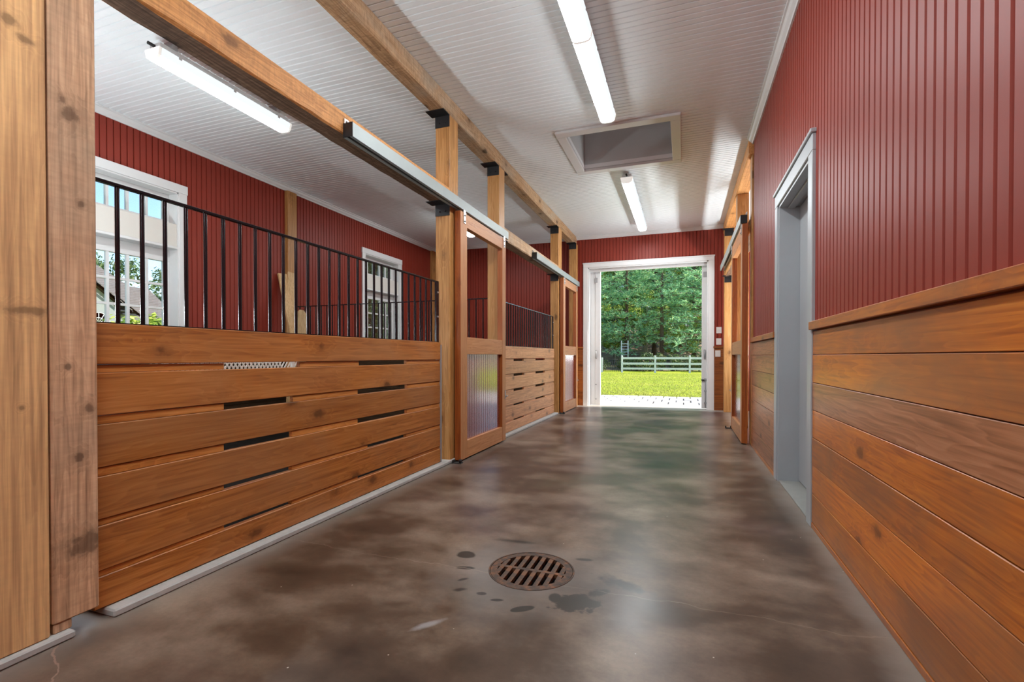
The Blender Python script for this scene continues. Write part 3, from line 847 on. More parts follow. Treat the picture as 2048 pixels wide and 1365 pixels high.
beam('ceiling_beam', XPB, XP, 0.2, YE - 0.01, ZU, ZC, M['beam_grey_y'], 'weathered timber beam running under the ceiling on top of the left posts')
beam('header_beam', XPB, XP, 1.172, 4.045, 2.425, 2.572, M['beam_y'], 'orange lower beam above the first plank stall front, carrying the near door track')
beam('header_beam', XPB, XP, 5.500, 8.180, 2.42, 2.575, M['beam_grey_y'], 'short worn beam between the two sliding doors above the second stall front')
beam('ceiling_beam', XQ0 - 0.015, XQ1, 5.955, YE - 0.01, ZU, ZC, M['beam_y'], 'orange timber beam under the ceiling beyond the end of the red right wall')
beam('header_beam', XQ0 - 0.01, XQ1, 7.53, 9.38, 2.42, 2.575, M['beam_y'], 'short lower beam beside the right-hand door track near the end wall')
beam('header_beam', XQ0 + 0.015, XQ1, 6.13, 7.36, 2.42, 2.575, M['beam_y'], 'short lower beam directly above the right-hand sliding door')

# ------------------------------------------------------------------ stall fronts: planks, spacer blocks, iron bars
ROWS = [(0.034, 0.155), (0.178, 0.349), (0.375, 0.538), (0.574, 0.738), (0.773, 0.936), (0.969, 1.128)]
def stall_front(y0, y1, slots, bars, label, mat, end_strip):
    r = thing(empty('stall_front', (XK, (y0 + y1) / 2, 0.03)), label, 'stall')
    for k, (z0, z1) in enumerate(ROWS):
        dx = random.uniform(0, 0.003)
        if k < 5:
            box('plank', XK - 0.032, XK + dx, y0, y1, z0, z1, mat, r, 0.003)
        else:
            box('plank', XK - 0.032, XK + dx + 0.002, y0, y1, z0, z1, mat, r, 0.003)
    for k in range(5):
        z0, z1 = ROWS[k][1], ROWS[k + 1][0]
        ss = slots[4 - k]
        e = [y0] + [q for s in ss for q in s] + [y1]
        for i in range(0, len(e), 2):
            box('spacer_block', XK - 0.031, XK - 0.006, e[i], e[i + 1], z0 + 0.0012, z1 - 0.0022, M['spacer'] if mat is M['cedar_y'] else mat, r, 0.001)
    gr = empty('iron_grille', (XK - 0.02, (y0 + y1) / 2, 1.128), r)
    xg = XK - 0.022
    yb, pitch, n = bars
    box('top_rail', xg - 0.012, xg + 0.012, y0 + 0.01, y1, 1.672, 1.684, M['black'], gr, 0.002)
    box('bottom_rail', xg - 0.012, xg + 0.012, y0 + 0.01, y1, 1.128, 1.133, M['black'], gr)
    bm = bmesh.new(); bm_cyl(bm, (0, 0, 0), (0, 0, 0.539), 0.0085, 8, caps=False)
    me = None
    for i in range(n):
        if me is None:
            o = from_bm('bar', bm, M['black'], (xg, yb + i * pitch, 1.133), gr); me = o.data
        else:
            from_mesh('bar', me, (xg, yb + i * pitch, 1.133), gr)
    box('end_strap', xg - 0.004, xg + 0.012, y1 - 0.050, y1 - 0.002, 1.133, 1.672, M['black'], gr)
    for z in (1.36, 1.58):
        cyl('bolt', (xg + 0.011, y1 - 0.026, z), (xg + 0.020, y1 - 0.026, z), 0.008, M['bolt'], gr, 8)
    if end_strip:
        box('end_angle', XK - 0.045, XK + 0.006, y1, y1 + 0.022, 0.03, 1.105, M['zinc_strip'], r)
    return r
SL1 = [((1.734, 2.225), (2.765, 3.37)), ((1.732, 2.172), (2.752, 3.38)), ((1.731, 2.165), (2.751, 3.375)), ((1.730, 2.160), (2.86, 3.36)), ((1.730, 2.158), (2.75, 3.352))]
stall_front(1.174, 3.924, SL1, (1.2787, 0.0935, 28), 'near plank stall front of wide orange cedar boards with black iron bars on top', M['cedar_y'], True)
SL2 = [((5.96, 6.38), (6.95, 7.45))] * 5
stall_front(5.502, 8.02, SL2, (5.62, 0.0935, 25), 'far plank stall front of paler worn boards between the two left sliding doors', M['cedar_pale_y'], False)

# cross partition between the stalls
r = thing(empty('stall_partition', (-3.75, 5.40, 0.012)), 'low barred partition between the two stalls, seen behind the near stall bars', 'partition')
for k, (z0, z1) in enumerate(ROWS):
    box('plank', XB + 0.062, XPB - 0.002, 5.38, 5.42, z0, z1 + (0.03 if k < 5 else 0), M['kick_x'], r, 0.003)
gr = empty('iron_grille', (-3.75, 5.40, 1.128), r)
box('top_rail', XB + 0.062, XPB - 0.002, 5.39, 5.41, 1.694, 1.706, M['black'], gr)
box('bottom_rail', XB + 0.062, XPB - 0.002, 5.39, 5.41, 1.128, 1.133, M['black'], gr)
bm = bmesh.new(); bm_cyl(bm, (0, 0, 0), (0, 0, 0.561), 0.008, 6, caps=False)
me = None
for i in range(32):
    x = XB + 0.15 + i * 0.0935
    if me is None: me = from_bm('bar', bm, M['black'], (x, 5.40, 1.133), gr).data
    else: from_mesh('bar', me, (x, 5.40, 1.133), gr)
# near partition closing the first stall
r = thing(empty('stall_partition', (-3.75, 1.10, 0.012)), 'low plank partition behind the nearest post, at the near end of the first stall', 'partition')
for k, (z0, z1) in enumerate(ROWS):
    box('plank', XB + 0.002, XPB - 0.002, 1.08, 1.12, z0, z1 + (0.03 if k < 5 else 0), M['kick_x'], r, 0.003)

# ------------------------------------------------------------------ sliding stall doors, tracks, rollers
def sliding_door(xa, s, y0, y1, z1, label, near_edge_mat):
    """xa = aisle face, s = direction from aisle face into the wall (-1 left side, +1 right side)"""
    T = 0.062
    xb = xa + s * T
    X = lambda a, b2: sorted((a, b2))
    r = thing(empty('sliding_door', ((xa + xb) / 2, (y0 + y1) / 2, 0.012)), label, 'door')
    st, ft, z0 = 0.148, 0.112, 0.014
    o = box('stile', *X(xa, xb), y0, y0 + st, z0, z1, [M['door_z'], M['door_edge']], r, 0.002)
    for p2 in o.data.polygons:
        if p2.normal.y < -0.7: p2.material_index = 1
    o = box('stile', *X(xa, xb), y1 - ft, y1, z0, z1, [M['door_z'], M['door_edge']], r, 0.002)
    for p2 in o.data.polygons:
        if p2.normal.y < -0.7: p2.material_index = 1
    box('top_rail', *X(xa - s * -0.002, xb), y0 + st, y1 - ft, 2.245 if z1 < 2.45 else 2.33, z1, M['door_y'], r, 0.002)
    box('middle_rail', *X(xa + s * 0.002, xb), y0 + st, y1 - ft, 1.020, 1.185, M['door_y'], r, 0.002)
    box('bottom_rail', *X(xa + s * 0.002, xb), y0 + st, y1 - ft, z0, 0.180, M['door_y'], r, 0.002)
    pn = box('lower_panel', *X(xa + s * 0.040, xa + s * 0.048), y0 + st, y1 - ft, 0.180, 1.020, M['red_gloss'], r)
    n = 16
    wy = (y1 - ft - y0 - st) / n
    for i in range(n):
        from_mesh('slat', strip_mesh(0.84, wy, (0, 1, 0), (0, 0, 1), (-s, 0, 0), M['red_gloss'], depth=0.007, gap=0.0015, ch=0.005), (xa + s * 0.040, y0 + st + (i + 0.5) * wy, 0.18), pn)
    for yy in (y0 + 0.085, y1 - 0.055):
        hg = empty('hanger', (xa, yy, z1 - 0.10), r)
        box('hanger_plate', *X(xa - s * 0.006, xa), yy - 0.022, yy + 0.022, z1 - 0.105, z1 + 0.02, M['bolt'], hg, 0.002)
        for z in (z1 - 0.085, z1 - 0.03):
            cyl('bolt', (xa - s * 0.006, yy, z), (xa - s * 0.014, yy, z), 0.008, M['zinc_strip'], hg, 6)
    la = empty('latch', (xa, y1, 0.55), r)
    box('latch_plate', *X(xa - s * 0.004, xa), y1 - 0.035, y1 - 0.005, 0.50, 0.60, M['zinc_strip'], la, 0.002)
    cyl('latch_bolt', (xa - s * 0.014, y1 - 0.02, 0.53), (xa - s * 0.014, y1 + 0.025, 0.53), 0.008, M['zinc_strip'], la, 8)
    return r
XD = -1.983
sliding_door(XD, -1, 4.113, 5.332, 2.375, 'near left sliding stall door of orange wood, open at the top with glossy red lower panel', None)
sliding_door(XD, -1, 8.215, 9.370, 2.375, 'far left sliding stall door with red lower panel, beside the end wall', None)
sliding_door(0.612, 1, 6.0, 7.30, 2.495, 'right-hand sliding stall door seen edge-on, its red panel mirroring the lawn', None)

TRK = [(0, 0.0), (0.026, 0.0), (0.026, 0.006), (0.006, 0.008), (0.006, 0.084), (0.066, 0.084), (0.066, 0.008), (0.048, 0.006), (0.048, 0.0), (0.072, 0.0), (0.072, 0.090), (0, 0.090)]
def track(xw, s, y0, y1, z, label, dropn=3):
    r = thing(empty('door_track', (xw, (y0 + y1) / 2, z)), label, 'track')
    prism('channel', TRK, (xw, y0, z), (xw, y1, z), (-s, 0, 0), (0, 0, 1), M['zinc'], r)
    box('end_cap', *sorted((xw - s * 0.001, xw - s * 0.073)), y0 - 0.004, y0, z - 0.001, z + 0.091, M['black_plate'], r)
    for i in range(dropn):
        yy = y0 + 0.03 + (y1 - y0 - 0.1) * i / (dropn - 1)
        box('mounting_lug', *sorted((xw + s * 0.001, xw - s * 0.010)), yy - 0.03, yy + 0.012, z + 0.085, z + 0.125, M['bolt'], r, 0.002)
        cyl('bolt', (xw - s * 0.008, yy - 0.01, z + 0.107), (xw - s * 0.018, yy - 0.01, z + 0.107), 0.007, M['zinc_strip'], r, 6)
    return r
track(XP + 0.001, -1, 2.555, 5.44, 2.400, 'galvanised sliding-door track on the orange lower beam above the near door')
track(XP + 0.001, -1, 6.62, 9.61, 2.400, 'galvanised sliding-door track above the far left door')
track(XQ0 - 0.016, 1, 6.05, 9.32, 2.515, 'galvanised sliding-door track above the right-hand door')
def guide(x, y, label):
    r = thing(empty('floor_guide', (x, y, 0)), label, 'door guide')
    box('base', x - 0.045, x + 0.045, y - 0.03, y + 0.03, 0.0, 0.008, M['rubber'], r, 0.002)
    cyl('roller', (x + 0.030, y, 0.008), (x + 0.030, y, 0.036), 0.014, M['rubber'], r, 10)
    box('lug', x - 0.045, x - 0.032, y - 0.025, y + 0.025, 0.008, 0.03, M['rubber'], r, 0.002)
guide(-1.99, 4.06, 'small black floor guide under the near left sliding door')
guide(-1.99, 8.16, 'small black floor guide under the far left sliding door')
guide(0.585, 7.31, 'small black floor guide under the right-hand sliding door')

# boards leaning on the stall wall
def lean_board(base, top, w, label, rounded=False):
    """one leaning board from its foot on the stall floor to its top"""
    base = Vector(base); top = Vector(top)
    d = (top - base).normalized(); u = Vector((0.25, 1, 0)); u -= d * u.dot(d); u.normalize(); n = d.cross(u)
    bm = bmesh.new()
    LL = (top - base).length
    prof = [(-w / 2, 0), (w / 2, 0), (w / 2, LL - (0.06 if rounded else 0)), (w / 2 - (0.05 if rounded else 0.0), LL), (-w / 2 + (0.03 if rounded else 0), LL), (-w / 2, LL - (0.04 if rounded else 0))]
    if not rounded: prof = [(-w / 2, 0), (w / 2, 0), (w / 2, LL), (-w / 2, LL)]
    A = [bm.verts.new(u * a + d * b2 - n * 0.015) for a, b2 in prof]; B = [bm.verts.new(u * a + d * b2 + n * 0.015) for a, b2 in prof]
    k = len(prof)
    for i in range(k): bm.faces.new((A[i], A[(i + 1) % k], B[(i + 1) % k], B[i]))
    bm.faces.new(A[::-1]); bm.faces.new(B)
    bmesh.ops.recalc_face_normals(bm, faces=bm.faces[:])
    return thing(from_bm('loose_board', bm, M['lumber'], base), label, 'board')
lean_board((-4.63, 5.12, 0.03), (-5.31, 5.285, 2.155), 0.125, 'tall pale board leaning to the left against the stall wall post')
lean_board((-4.85, 4.97, 0.03), (-5.26, 5.41, 2.185), 0.125, 'tall pale board standing upright beside the tilted one at the stall wall')
lean_board((-4.80, 5.06, 0.03), (-4.965, 5.29, 1.634), 0.135, 'short pale board with a rounded top leaning on the stall partition', True)

# white lattice leaning inside the first stall, visible through the plank slot
r = thing(empty('lattice_panel', (-2.34, 2.1, 0.6)), 'white lattice panel inside the near stall, glimpsed through the top plank slot', 'lattice')
box('lattice_frame', -2.347, -2.333, 1.60, 2.42, 0.84, 0.86, M['plastic'], r)
box('lattice_frame', -2.347, -2.333, 1.60, 2.42, 1.06, 1.08, M['plastic'], r)
for y in (1.60, 2.40):
    box('lattice_leg', -2.348, -2.332, y, y + 0.02, 0.012, 1.08, M['plastic'], r)
for i in range(30):
    y = 1.62 + i * 0.026
    for s in (-1, 1):
        o = box('lattice_slat', -2.34 + s * 0.002 - 0.002, -2.34 + s * 0.002 + 0.002, y - 0.004, y + 0.004, 0.855, 1.07, M['plastic'], r)
        o.rotation_euler = (s * 0.6, 0, 0)

# ------------------------------------------------------------------ fluorescent fixtures and added fill lights
LP = [(-0.076, 0.078), (-0.078, 0.070), (-0.066, 0.020), (-0.052, 0.006), (-0.03, 0.0), (0.03, 0.0), (0.052, 0.006), (0.066, 0.020), (0.078, 0.070), (0.076, 0.078)]
def fixture(x, y0, y1, zl, label, parts=2):
    r = thing(empty('fluorescent_light', (x, (y0 + y1) / 2, zl)), label, 'light')
    box('housing', x - 0.060, x + 0.060, y0 + 0.02, y1 - 0.02, zl + 0.078, zl + 0.125, M['housing'], r, 0.006)
    L = (y1 - y0) / parts
    for i in range(parts):
        a, b2 = y0 + i * L + (0.012 if i else 0.02), y0 + (i + 1) * L - (0.012 if i < parts - 1 else 0.02)
        o = prism('lens', LP, (x, a, zl), (x, b2, zl), (1, 0, 0), (0, 0, 1), M['lens'], r)
        o.data.materials.append(M['lens_side'])
        for p2 in o.data.polygons:
            if p2.normal.z > -0.25: p2.material_index = 1
    LP2 = [(u * 1.02, v * 1.0 - 0.001) for u, v in LP]
    prism('end_cap', LP2, (x, y0, zl), (x, y0 + 0.02, zl), (1, 0, 0), (0, 0, 1), M['lens_end'], r)
    prism('end_cap', LP2, (x, y1 - 0.02, zl), (x, y1, zl), (1, 0, 0), (0, 0, 1), M['lens_end'], r)
    if parts == 2:
        prism('lens_joint', LP2, (x, y0 + L - 0.012, zl), (x, y0 + L + 0.012, zl), (1, 0, 0), (0, 0, 1), M['lens_end'], r)
    n = 3 * parts
    for i in range(n):
        yy = y0 + 0.16 + (y1 - y0 - 0.32) * i / (n - 1)
        for s in (-1, 1):
            box('clip', *sorted((x + s * 0.072, x + s * 0.082)), yy - 0.012, yy + 0.012, zl + 0.062, zl + 0.092, M['housing'], r, 0.002)
    for yy in (y0 + 0.14, y1 - 0.14):
        box('hanger_clip', x - 0.05, x + 0.05, yy - 0.02, yy + 0.02, zl + 0.124, ZC - 0.0005, M['zinc_strip'], r)
    cyl('cable_gland', (x, y0 + 0.03, zl + 0.10), (x, y0 - 0.03, zl + 0.10), 0.012, M['rubber'], r, 8)
    return r
fixture(-0.705, 2.18, 4.735, 3.262, 'long fluorescent ceiling light over the aisle, nearer than the hatch')
fixture(-0.715, 6.44, 9.02, 3.262, 'long fluorescent ceiling light over the aisle, beyond the hatch')
fixture(-3.745, 2.50, 3.78, 3.225, 'short fluorescent light hanging over the near stall', 1)
fixture(-3.745, 7.00, 8.26, 3.225, 'fluorescent light over the far stall, glimpsed through the near sliding door', 1)
def fill_light(x, y0, y1, z, label, tm):  # added fill lamp, hung out of view to brighten the ceiling
    r = thing(empty('fill_light', (x, (y0 + y1) / 2, z)), label, 'light')
    box('channel', x - 0.07, x + 0.07, y0, y1, z, z + 0.03, M['housing'], r, 0.004)
    for s in (-1, 1):
        cyl('tube', (x + s * 0.04, y0 + 0.04, z + 0.055), (x + s * 0.04, y1 - 0.04, z + 0.055), 0.017, tm, r, 10)
        for yy in (y0 + 0.02, y1 - 0.02):
            box('lampholder', x + s * 0.04 - 0.012, x + s * 0.04 + 0.012, yy - 0.02, yy + 0.02, z + 0.03, z + 0.075, M['plastic'], r)
    for yy in (y0 + 0.2, y1 - 0.2):
        cyl('hanger_rod', (x, yy, z + 0.03), (x, yy, ZC + 0.005), 0.005, M['zinc_strip'], r, 6)
fill_light(1.75, 6.5, 9.1, 1.0, 'unseen fill light added inside the right-hand stall', M['fill_alcove'])
fill_light(-0.705, -2.4, 0.2, 2.55, 'unseen fill light added over the near end of the aisle', M['tube'])
fill_light(-4.35, -0.3, 2.2, 1.30, 'unseen fill light added in the open bay behind the nearest post', M['fill_bay'])
thing(box('loft_fill_light', -1.3, -0.1, 4.25, 4.35, 5.9, 5.97, M['loft_fill_light'], bev=0.01), 'unseen fill light added in the loft above the ceiling hatch', 'light')  # added out of view to lighten the hatch shaft

# ------------------------------------------------------------------ outside: apron, pavers, lawn, fence
struct(box('ground_apron', -6, 5, YE + 0.15, 10.60, -0.12, -0.004, M['apron']))
pv = struct(empty('ground_paving', (0, 11.6, -0.03)))
struct(box('ground_bed', -6, 5, 10.60, 12.72, -0.12, -0.042, M['sand']))
PWX, PLY = 0.31, 0.50
bm = bmesh.new(); bm_box(bm, -PWX / 2 + 0.012, PWX / 2 - 0.012, 0.012, PLY - 0.010, 0, 0.036, 0.006)
me = None
for j in range(4):
    yy = 10.62 + j * (PLY + 0.02)
    for i in range(20):
        xx = -4.2 + i * PWX + (0.5 * PWX if j % 2 else 0) + random.uniform(-0.004, 0.004)
        z = -0.042 + random.uniform(-0.003, 0.003)
        if me is None: me = from_bm('paver', bm, M['paver'], (xx, yy, z), pv).data
        else: from_mesh('paver', me, (xx, yy, z), pv)
bm = bmesh.new()
gx = [-70, -40, -20, -12, -8, -5.7, -4, -2, 0, 2, 5, 10, 25]; gy = [-40, -20, -9.0, -3.4, 4, 9.7, 12.70, 16, 20, 25, 30, 34, 40, 48, 60, 80]
def gz(x, y):
    z = -0.045
    if y > 32: z += (y - 32) * 0.03 + max(0, y - 40) * 0.11
    return z
gv = {}
for a in gx:
    for b2 in gy: gv[a, b2] = bm.verts.new((a, b2, gz(a, b2)))
for i in range(len(gx) - 1):
    for k in range(len(gy) - 1):
        a, b2, c, d = gx[i], gx[i + 1], gy[k], gy[k + 1]
        if d <= 9.7 and a >= -5.7 and b2 <= 25 and a < 5 and c >= -3.4: continue
        if c == -9.0 and a >= -5.7 and b2 <= 5: continue
        if c == 9.7 and a >= -5.7 and b2 <= 5: continue
        f = bm.faces.new((gv[a, c], gv[b2, c], gv[b2, d], gv[a, d]))
        f.material_index = 1 if c >= 34 else 0
lawn = struct(from_bm('ground_lawn', bm, [M['lawn'], M['woodland']]))
# mown grass blades, thicker towards the paving
rg = random.Random(3)
vs, fs = [], []
for i in range(36000):
    yy = 12.70 + (rg.random() ** 1.8) * 18.5
    xc, hw = -0.10 * yy, 0.16 * yy + 2.2
    xx = xc + rg.uniform(-hw, hw)
    a = rg.uniform(0, 6.283); hh = rg.uniform(0.015, 0.035) * (1.2 if yy < 13 else 1); wd2 = 0.006 * (1 + yy / 20)
    c0 = Vector((xx, yy, -0.045))
    u = Vector((math.cos(a), math.sin(a), 0)) * wd2
    tip = c0 + Vector((rg.uniform(-.02, .02), rg.uniform(-.02, .02), hh))
    k = len(vs); vs += [c0 - u, c0 + u, tip]; fs.append((k, k + 1, k + 2))
me = bpy.data.meshes.new('grass_blades'); me.from_pydata(vs, [], fs); me.materials.append(M['blade'])
gb = link(bpy.data.objects.new('grass', me), (0, 0, 0)); gb['kind'] = 'stuff'; gb['label'] = 'sunlit yellow-green grass of the lawn beyond the paving'; gb['category'] = 'grass'

FY = 31.2
fr = thing(empty('rail_fence', (0, FY, -0.05)), 'white three-rail paddock fence at the back of the lawn', 'fence')
for k in range(7):
    x = -3.72 + k * 2.02
    box('fence_post', x - 0.055, x + 0.055, FY - 0.055, FY + 0.055, -0.05, 1.05, M['fence'], fr, 0.008)
    if k < 6:
        for z in (0.16, 0.475, 0.815):
            box('fence_rail', x + 0.055, x + 1.965, FY - 0.02, FY + 0.02, z, z + 0.125, M['fence'], fr, 0.004)
r = thing(empty('wire_gate', (-4.6, FY, -0.05)), 'dark wire garden gate with a grey post left of the white fence', 'gate')
box('gate_post', -5.05, -4.93, FY - 0.05, FY + 0.05, -0.05, 0.92, M['fence'], r, 0.006)
for i in range(9):
    cyl('wire', (-4.86 + i * 0.13, FY, 0.0), (-4.86 + i * 0.13, FY, 0.82), 0.012, M['dark_trim'], r, 5)
for z in (0.05, 0.42, 0.80):
    cyl('cross_wire', (-4.93, FY, z), (-3.78, FY, z), 0.014, M['dark_trim'], r, 5)
r = thing(empty('garden_trellis', (-4.15, 36.0, 0.1)), 'pale ladder-like trellis standing behind the left end of the white fence', 'trellis')
for x in (-4.33, -3.86):
    box('upright', x - 0.035, x + 0.035, 35.96, 36.04, 0.08, 2.15, M['fence'], r)
for i in range(6):
    box('rung', -4.30, -3.89, 35.98, 36.02, 0.9 + i * 0.2, 0.935 + i * 0.2, M['fence'], r)

# ------------------------------------------------------------------ trees
def tri_mesh(name, vs, fs, mat):
    me = bpy.data.meshes.new(name)
    me.from_pydata(vs, [], fs)
    me.materials.append(mat)
    return me
def pine_meshes(seed, H=14.0, R=3.6, low=1.6, nb=105, dens=15):
    rn = random.Random(seed)
    bm = bmesh.new()
    bm_cyl(bm, (0, 0, 0), (0, 0, H), 0.19, 8, 0.03)
    vs, fs = [], []
    for b_ in range(nb):
        t = (b_ + rn.random()) / nb
        z = low + (H - low) * t ** 0.9
        L = (R * (1 - t) ** 0.75 + 0.35) * rn.uniform(0.7, 1.1)
        a = rn.uniform(0, 6.283)
        d = Vector((math.cos(a), math.sin(a), rn.uniform(-0.22, 0.12)))
        s = Vector((-math.sin(a), math.cos(a), 0))
        bm_cyl(bm, (0, 0, z), Vector((0, 0, z)) + d * L * 0.9, 0.035 * (1 - t) + 0.01, 4, 0.008, caps=False)
        n = int(dens * L / R) + 5
        for i in range(n):
            q = 0.18 + 0.85 * (i + rn.random()) / n
            c = Vector((0, 0, z)) + d * L * q + s * rn.uniform(-1, 1) * 0.30 * L * (1.05 - q * 0.6) + Vector((0, 0, rn.uniform(-0.14, 0.12)))
            for k in range(7):
                v = (d * rn.uniform(0.0, 1) + s * rn.uniform(-1, 1) + Vector((0, 0, rn.uniform(-0.35, 0.75)))).normalized()
                ln = rn.uniform(0.22, 0.42); wd3 = v.orthogonal().normalized()
                wd3 = Matrix.Rotation(rn.uniform(0, 6.28), 3, v) @ wd3 * 0.035
                m0 = len(vs); vs.extend([c - wd3, c + wd3, c + v * ln]); fs.append((m0, m0 + 1, m0 + 2))
    return bm, tri_mesh('needles', vs, fs, M['pine'])
def broad_meshes(seed, H=9.0, R=2.6, z0=2.2, blobs=26, per=150, leaf=0.13):
    rn = random.Random(seed)
    bm = bmesh.new()
    bm_cyl(bm, (0, 0, 0), (0, 0, H * 0.8), 0.13, 8, 0.04)
    vs, fs = [], []
    for b_ in range(blobs):
        z = rn.uniform(z0, H); k = 1 - abs((z - (z0 + H) / 2) / (H - z0) * 2) ** 2 * 0.6
        a, rr = rn.uniform(0, 6.283), R * k * math.sqrt(rn.random())
        c = Vector((rr * math.cos(a), rr * math.sin(a), z)); br = rn.uniform(0.5, 1.0) * R * 0.36
        bm_cyl(bm, (0, 0, min(z * 0.75, H * 0.75)), c, 0.04, 4, 0.01, caps=False)
        for i in range(per):
            v = Vector((rn.gauss(0, 1), rn.gauss(0, 1), rn.gauss(0, 0.8))).normalized() * br * rn.random() ** 0.4
            n = (v.normalized() + Vector((rn.uniform(-.7, .7), rn.uniform(-.7, .7), rn.uniform(-.2, .9)))).normalized()
            u = n.orthogonal().normalized(); w2 = n.cross(u); s = leaf * rn.uniform(0.6, 1.2)
            th = rn.uniform(0, 6.28); e1 = u * math.cos(th) + w2 * math.sin(th); e2 = n.cross(e1)
            m0 = len(vs); vs.extend([c + v - e1 * s, c + v + e2 * s * 0.5, c + v + e1 * s, c + v - e2 * s * 0.5]); fs.append((m0, m0 + 1, m0 + 2, m0 + 3))
    return bm, vs, fs
PINES = []
for sd_ in (1, 2, 3):
    bm, nm = pine_meshes(sd_)
    tm = bpy.data.meshes.new('trunk'); bm.to_mesh(tm); bm.free(); tm.materials.append(M['bark'])
    PINES.append((tm, nm))
def tree(name, trunk, crown, crown_name, loc, rot, sc, label, group):
    r = empty(name, loc); r.rotation_euler = (0, 0, rot); r.scale = (sc, sc, sc)
    thing(r, label, 'tree', group)
    for n2, me2 in (('trunk', trunk), (crown_name, crown)):
        o = bpy.data.objects.new(n2, me2); COL.objects.link(o); o.parent = r
    return r
rt = random.Random(21)
pine_spots = [(-7.2, 37.5, 0.95), (-4.4, 40.0, 1.0), (-1.6, 38.2, 0.9), (1.4, 36.8, 1.0), (4.0, 39.5, 1.0), (-9.8, 42.0, 1.1), (-6.0, 45.5, 1.15), (-2.6, 46.0, 1.2), (0.8, 44.5, 1.15),
              (3.8, 47.0, 1.2), (-11.5, 50.0, 1.3), (-7.8, 53.0, 1.3), (-4.0, 54.0, 1.35), (-0.3, 53.0, 1.3), (3.2, 55.0, 1.35), (6.0, 44.0, 1.15), (-13.0, 58.0, 1.5), (-8.0, 61.0, 1.5), (-3.0, 62.0, 1.6), (2.0, 62.0, 1.6)]
for i, (x, y, s) in enumerate(pine_spots):
    tm, nm = PINES[i % 3]
    if i == 3: lab, gp = 'blue-green pine nearest the white fence, right side of the barn doorway view', None
    else: lab, gp = 'tall blue-green pine in the woods beyond the white fence', 'pines beyond the white fence'
    tree('pine_tree', tm, nm, 'needles', (x, y, gz(x, y) - 0.05), rt.uniform(0, 6.28), s, lab, gp)
BROAD = []
for sd_, kw, mt in ((5, dict(H=7.0, R=2.4, z0=1.6), 'leaf'), (6, dict(H=10.0, R=3.2, z0=3.0, blobs=34, leaf=0.16), 'leaf'), (7, dict(H=9.5, R=3.0, z0=1.5, blobs=40, leaf=0.17), 'leaf_dark')):
    bm, vs, fs = broad_meshes(sd_, **kw)
    tm = bpy.data.meshes.new('trunk'); bm.to_mesh(tm); bm.free(); tm.materials.append(M['bark_pale' if sd_ < 7 else 'bark'])
    BROAD.append((tm, tri_mesh('leaves', vs, fs, M[mt])))
for i, (x, y, s, k) in enumerate([(-12, 66, 1.2, 1), (-8.5, 58, 1.0, 2), (-5.5, 57, 0.95, 0), (-4, 67, 1.3, 1), (-1.2, 59, 0.95, 0), (1.5, 58, 0.9, 1), (0, 68, 1.4, 2), (4.5, 63, 1.2, 0), (-10.5, 55, 0.8, 0), (-3.6, 48, 0.6, 0), (2.8, 52.5, 0.7, 0), (-3.0, 42.5, 0.9, 0), (-1.0, 41.0, 0.55, 0), (0.2, 40.5, 0.62, 0), (-5.6, 42.2, 0.7, 0), (1.7, 49.0, 1.0, 1), (-2.2, 50.0, 1.0, 1), (-6.6, 49.5, 1.0, 1), (2.6, 41.5, 0.6, 0), (-8.6, 40.0, 0.7, 0)]):
    tm, lm = BROAD[k]
    tree('leafy_tree', tm, lm, 'leaves', (x, y, gz(x, y) - 0.05), rt.uniform(0, 6.28), s, 'yellow-green leafy tree with a pale trunk among the pines beyond the fence', 'leafy trees beyond the white fence')
# brush along the back of the fence
bm, vs, fs = broad_meshes(11, H=1.15, R=1.3, z0=0.15, blobs=16, per=110, leaf=0.075)
tm = bpy.data.meshes.new('stems'); bm.to_mesh(tm); bm.free(); tm.materials.append(M['bark'])
bl = tri_mesh('leaves', vs, fs, M['brush'])
for i in range(11):
    x = -7.6 + i * 1.15 + rt.uniform(-0.3, 0.3); y = 33.3 + rt.uniform(-0.4, 1.6)
    r = empty('shrub', (x, y, gz(x, y) - 0.03)); r.rotation_euler = (0, 0, rt.uniform(0, 6.28)); s = rt.uniform(0.55, 0.95); r.scale = (s, s, s)
    thing(r, 'low dark green shrub growing just behind the white fence', 'shrub', 'shrubs behind the white fence')
    for n2, me2 in (('stems', tm), ('leaves', bl)):
        o = bpy.data.objects.new(n2, me2); COL.objects.link(o); o.parent = r
# trees seen through the stall windows
for i, (x, y, s, lab) in enumerate([(-48, 28.5, 1.05, 'tree behind the left part of the grey-roofed house, seen through the near window'),
                                    (-47, 33.0, 1.0, 'dark tree behind the right end of the grey-roofed house, seen through the near window'),
                                    (-52, 38.0, 1.15, 'farthest dark tree right of the grey-roofed house, seen through the near window')]):
    tree('leafy_tree', BROAD[2][0], BROAD[2][1], 'leaves', (x, y, -0.05), i * 2.1, s, lab, None)
for i, (x, y, s) in enumerate([(-19, 29, 0.95), (-22, 35, 1.1), (-17.5, 24.5, 0.8), (-24, 31.5, 1.1), (-15.0, 26.5, 0.7)]):
    tree('leafy_tree', BROAD[2][0], BROAD[2][1], 'leaves', (x, y, -0.05), i * 1.7, s, 'dark leafy tree seen through the far stall window', 'dark trees outside the far window')
bm, vs, fs = broad_meshes(15, H=1.62, R=0.75, z0=0.3, blobs=18, per=80, leaf=0.07)
tm = bpy.data.meshes.new('stems'); bm.to_mesh(tm); bm.free(); tm.materials.append(M['bark'])
r = thing(empty('shrub', (-8.3, 5.30, -0.05)), 'yellow-green leafy bush just outside the near stall window', 'shrub')
for n2, me2 in (('stems', tm), ('leaves', tri_mesh('leaves', vs, fs, M['leaf']))):
    o = bpy.data.objects.new(n2, me2); COL.objects.link(o); o.parent = r

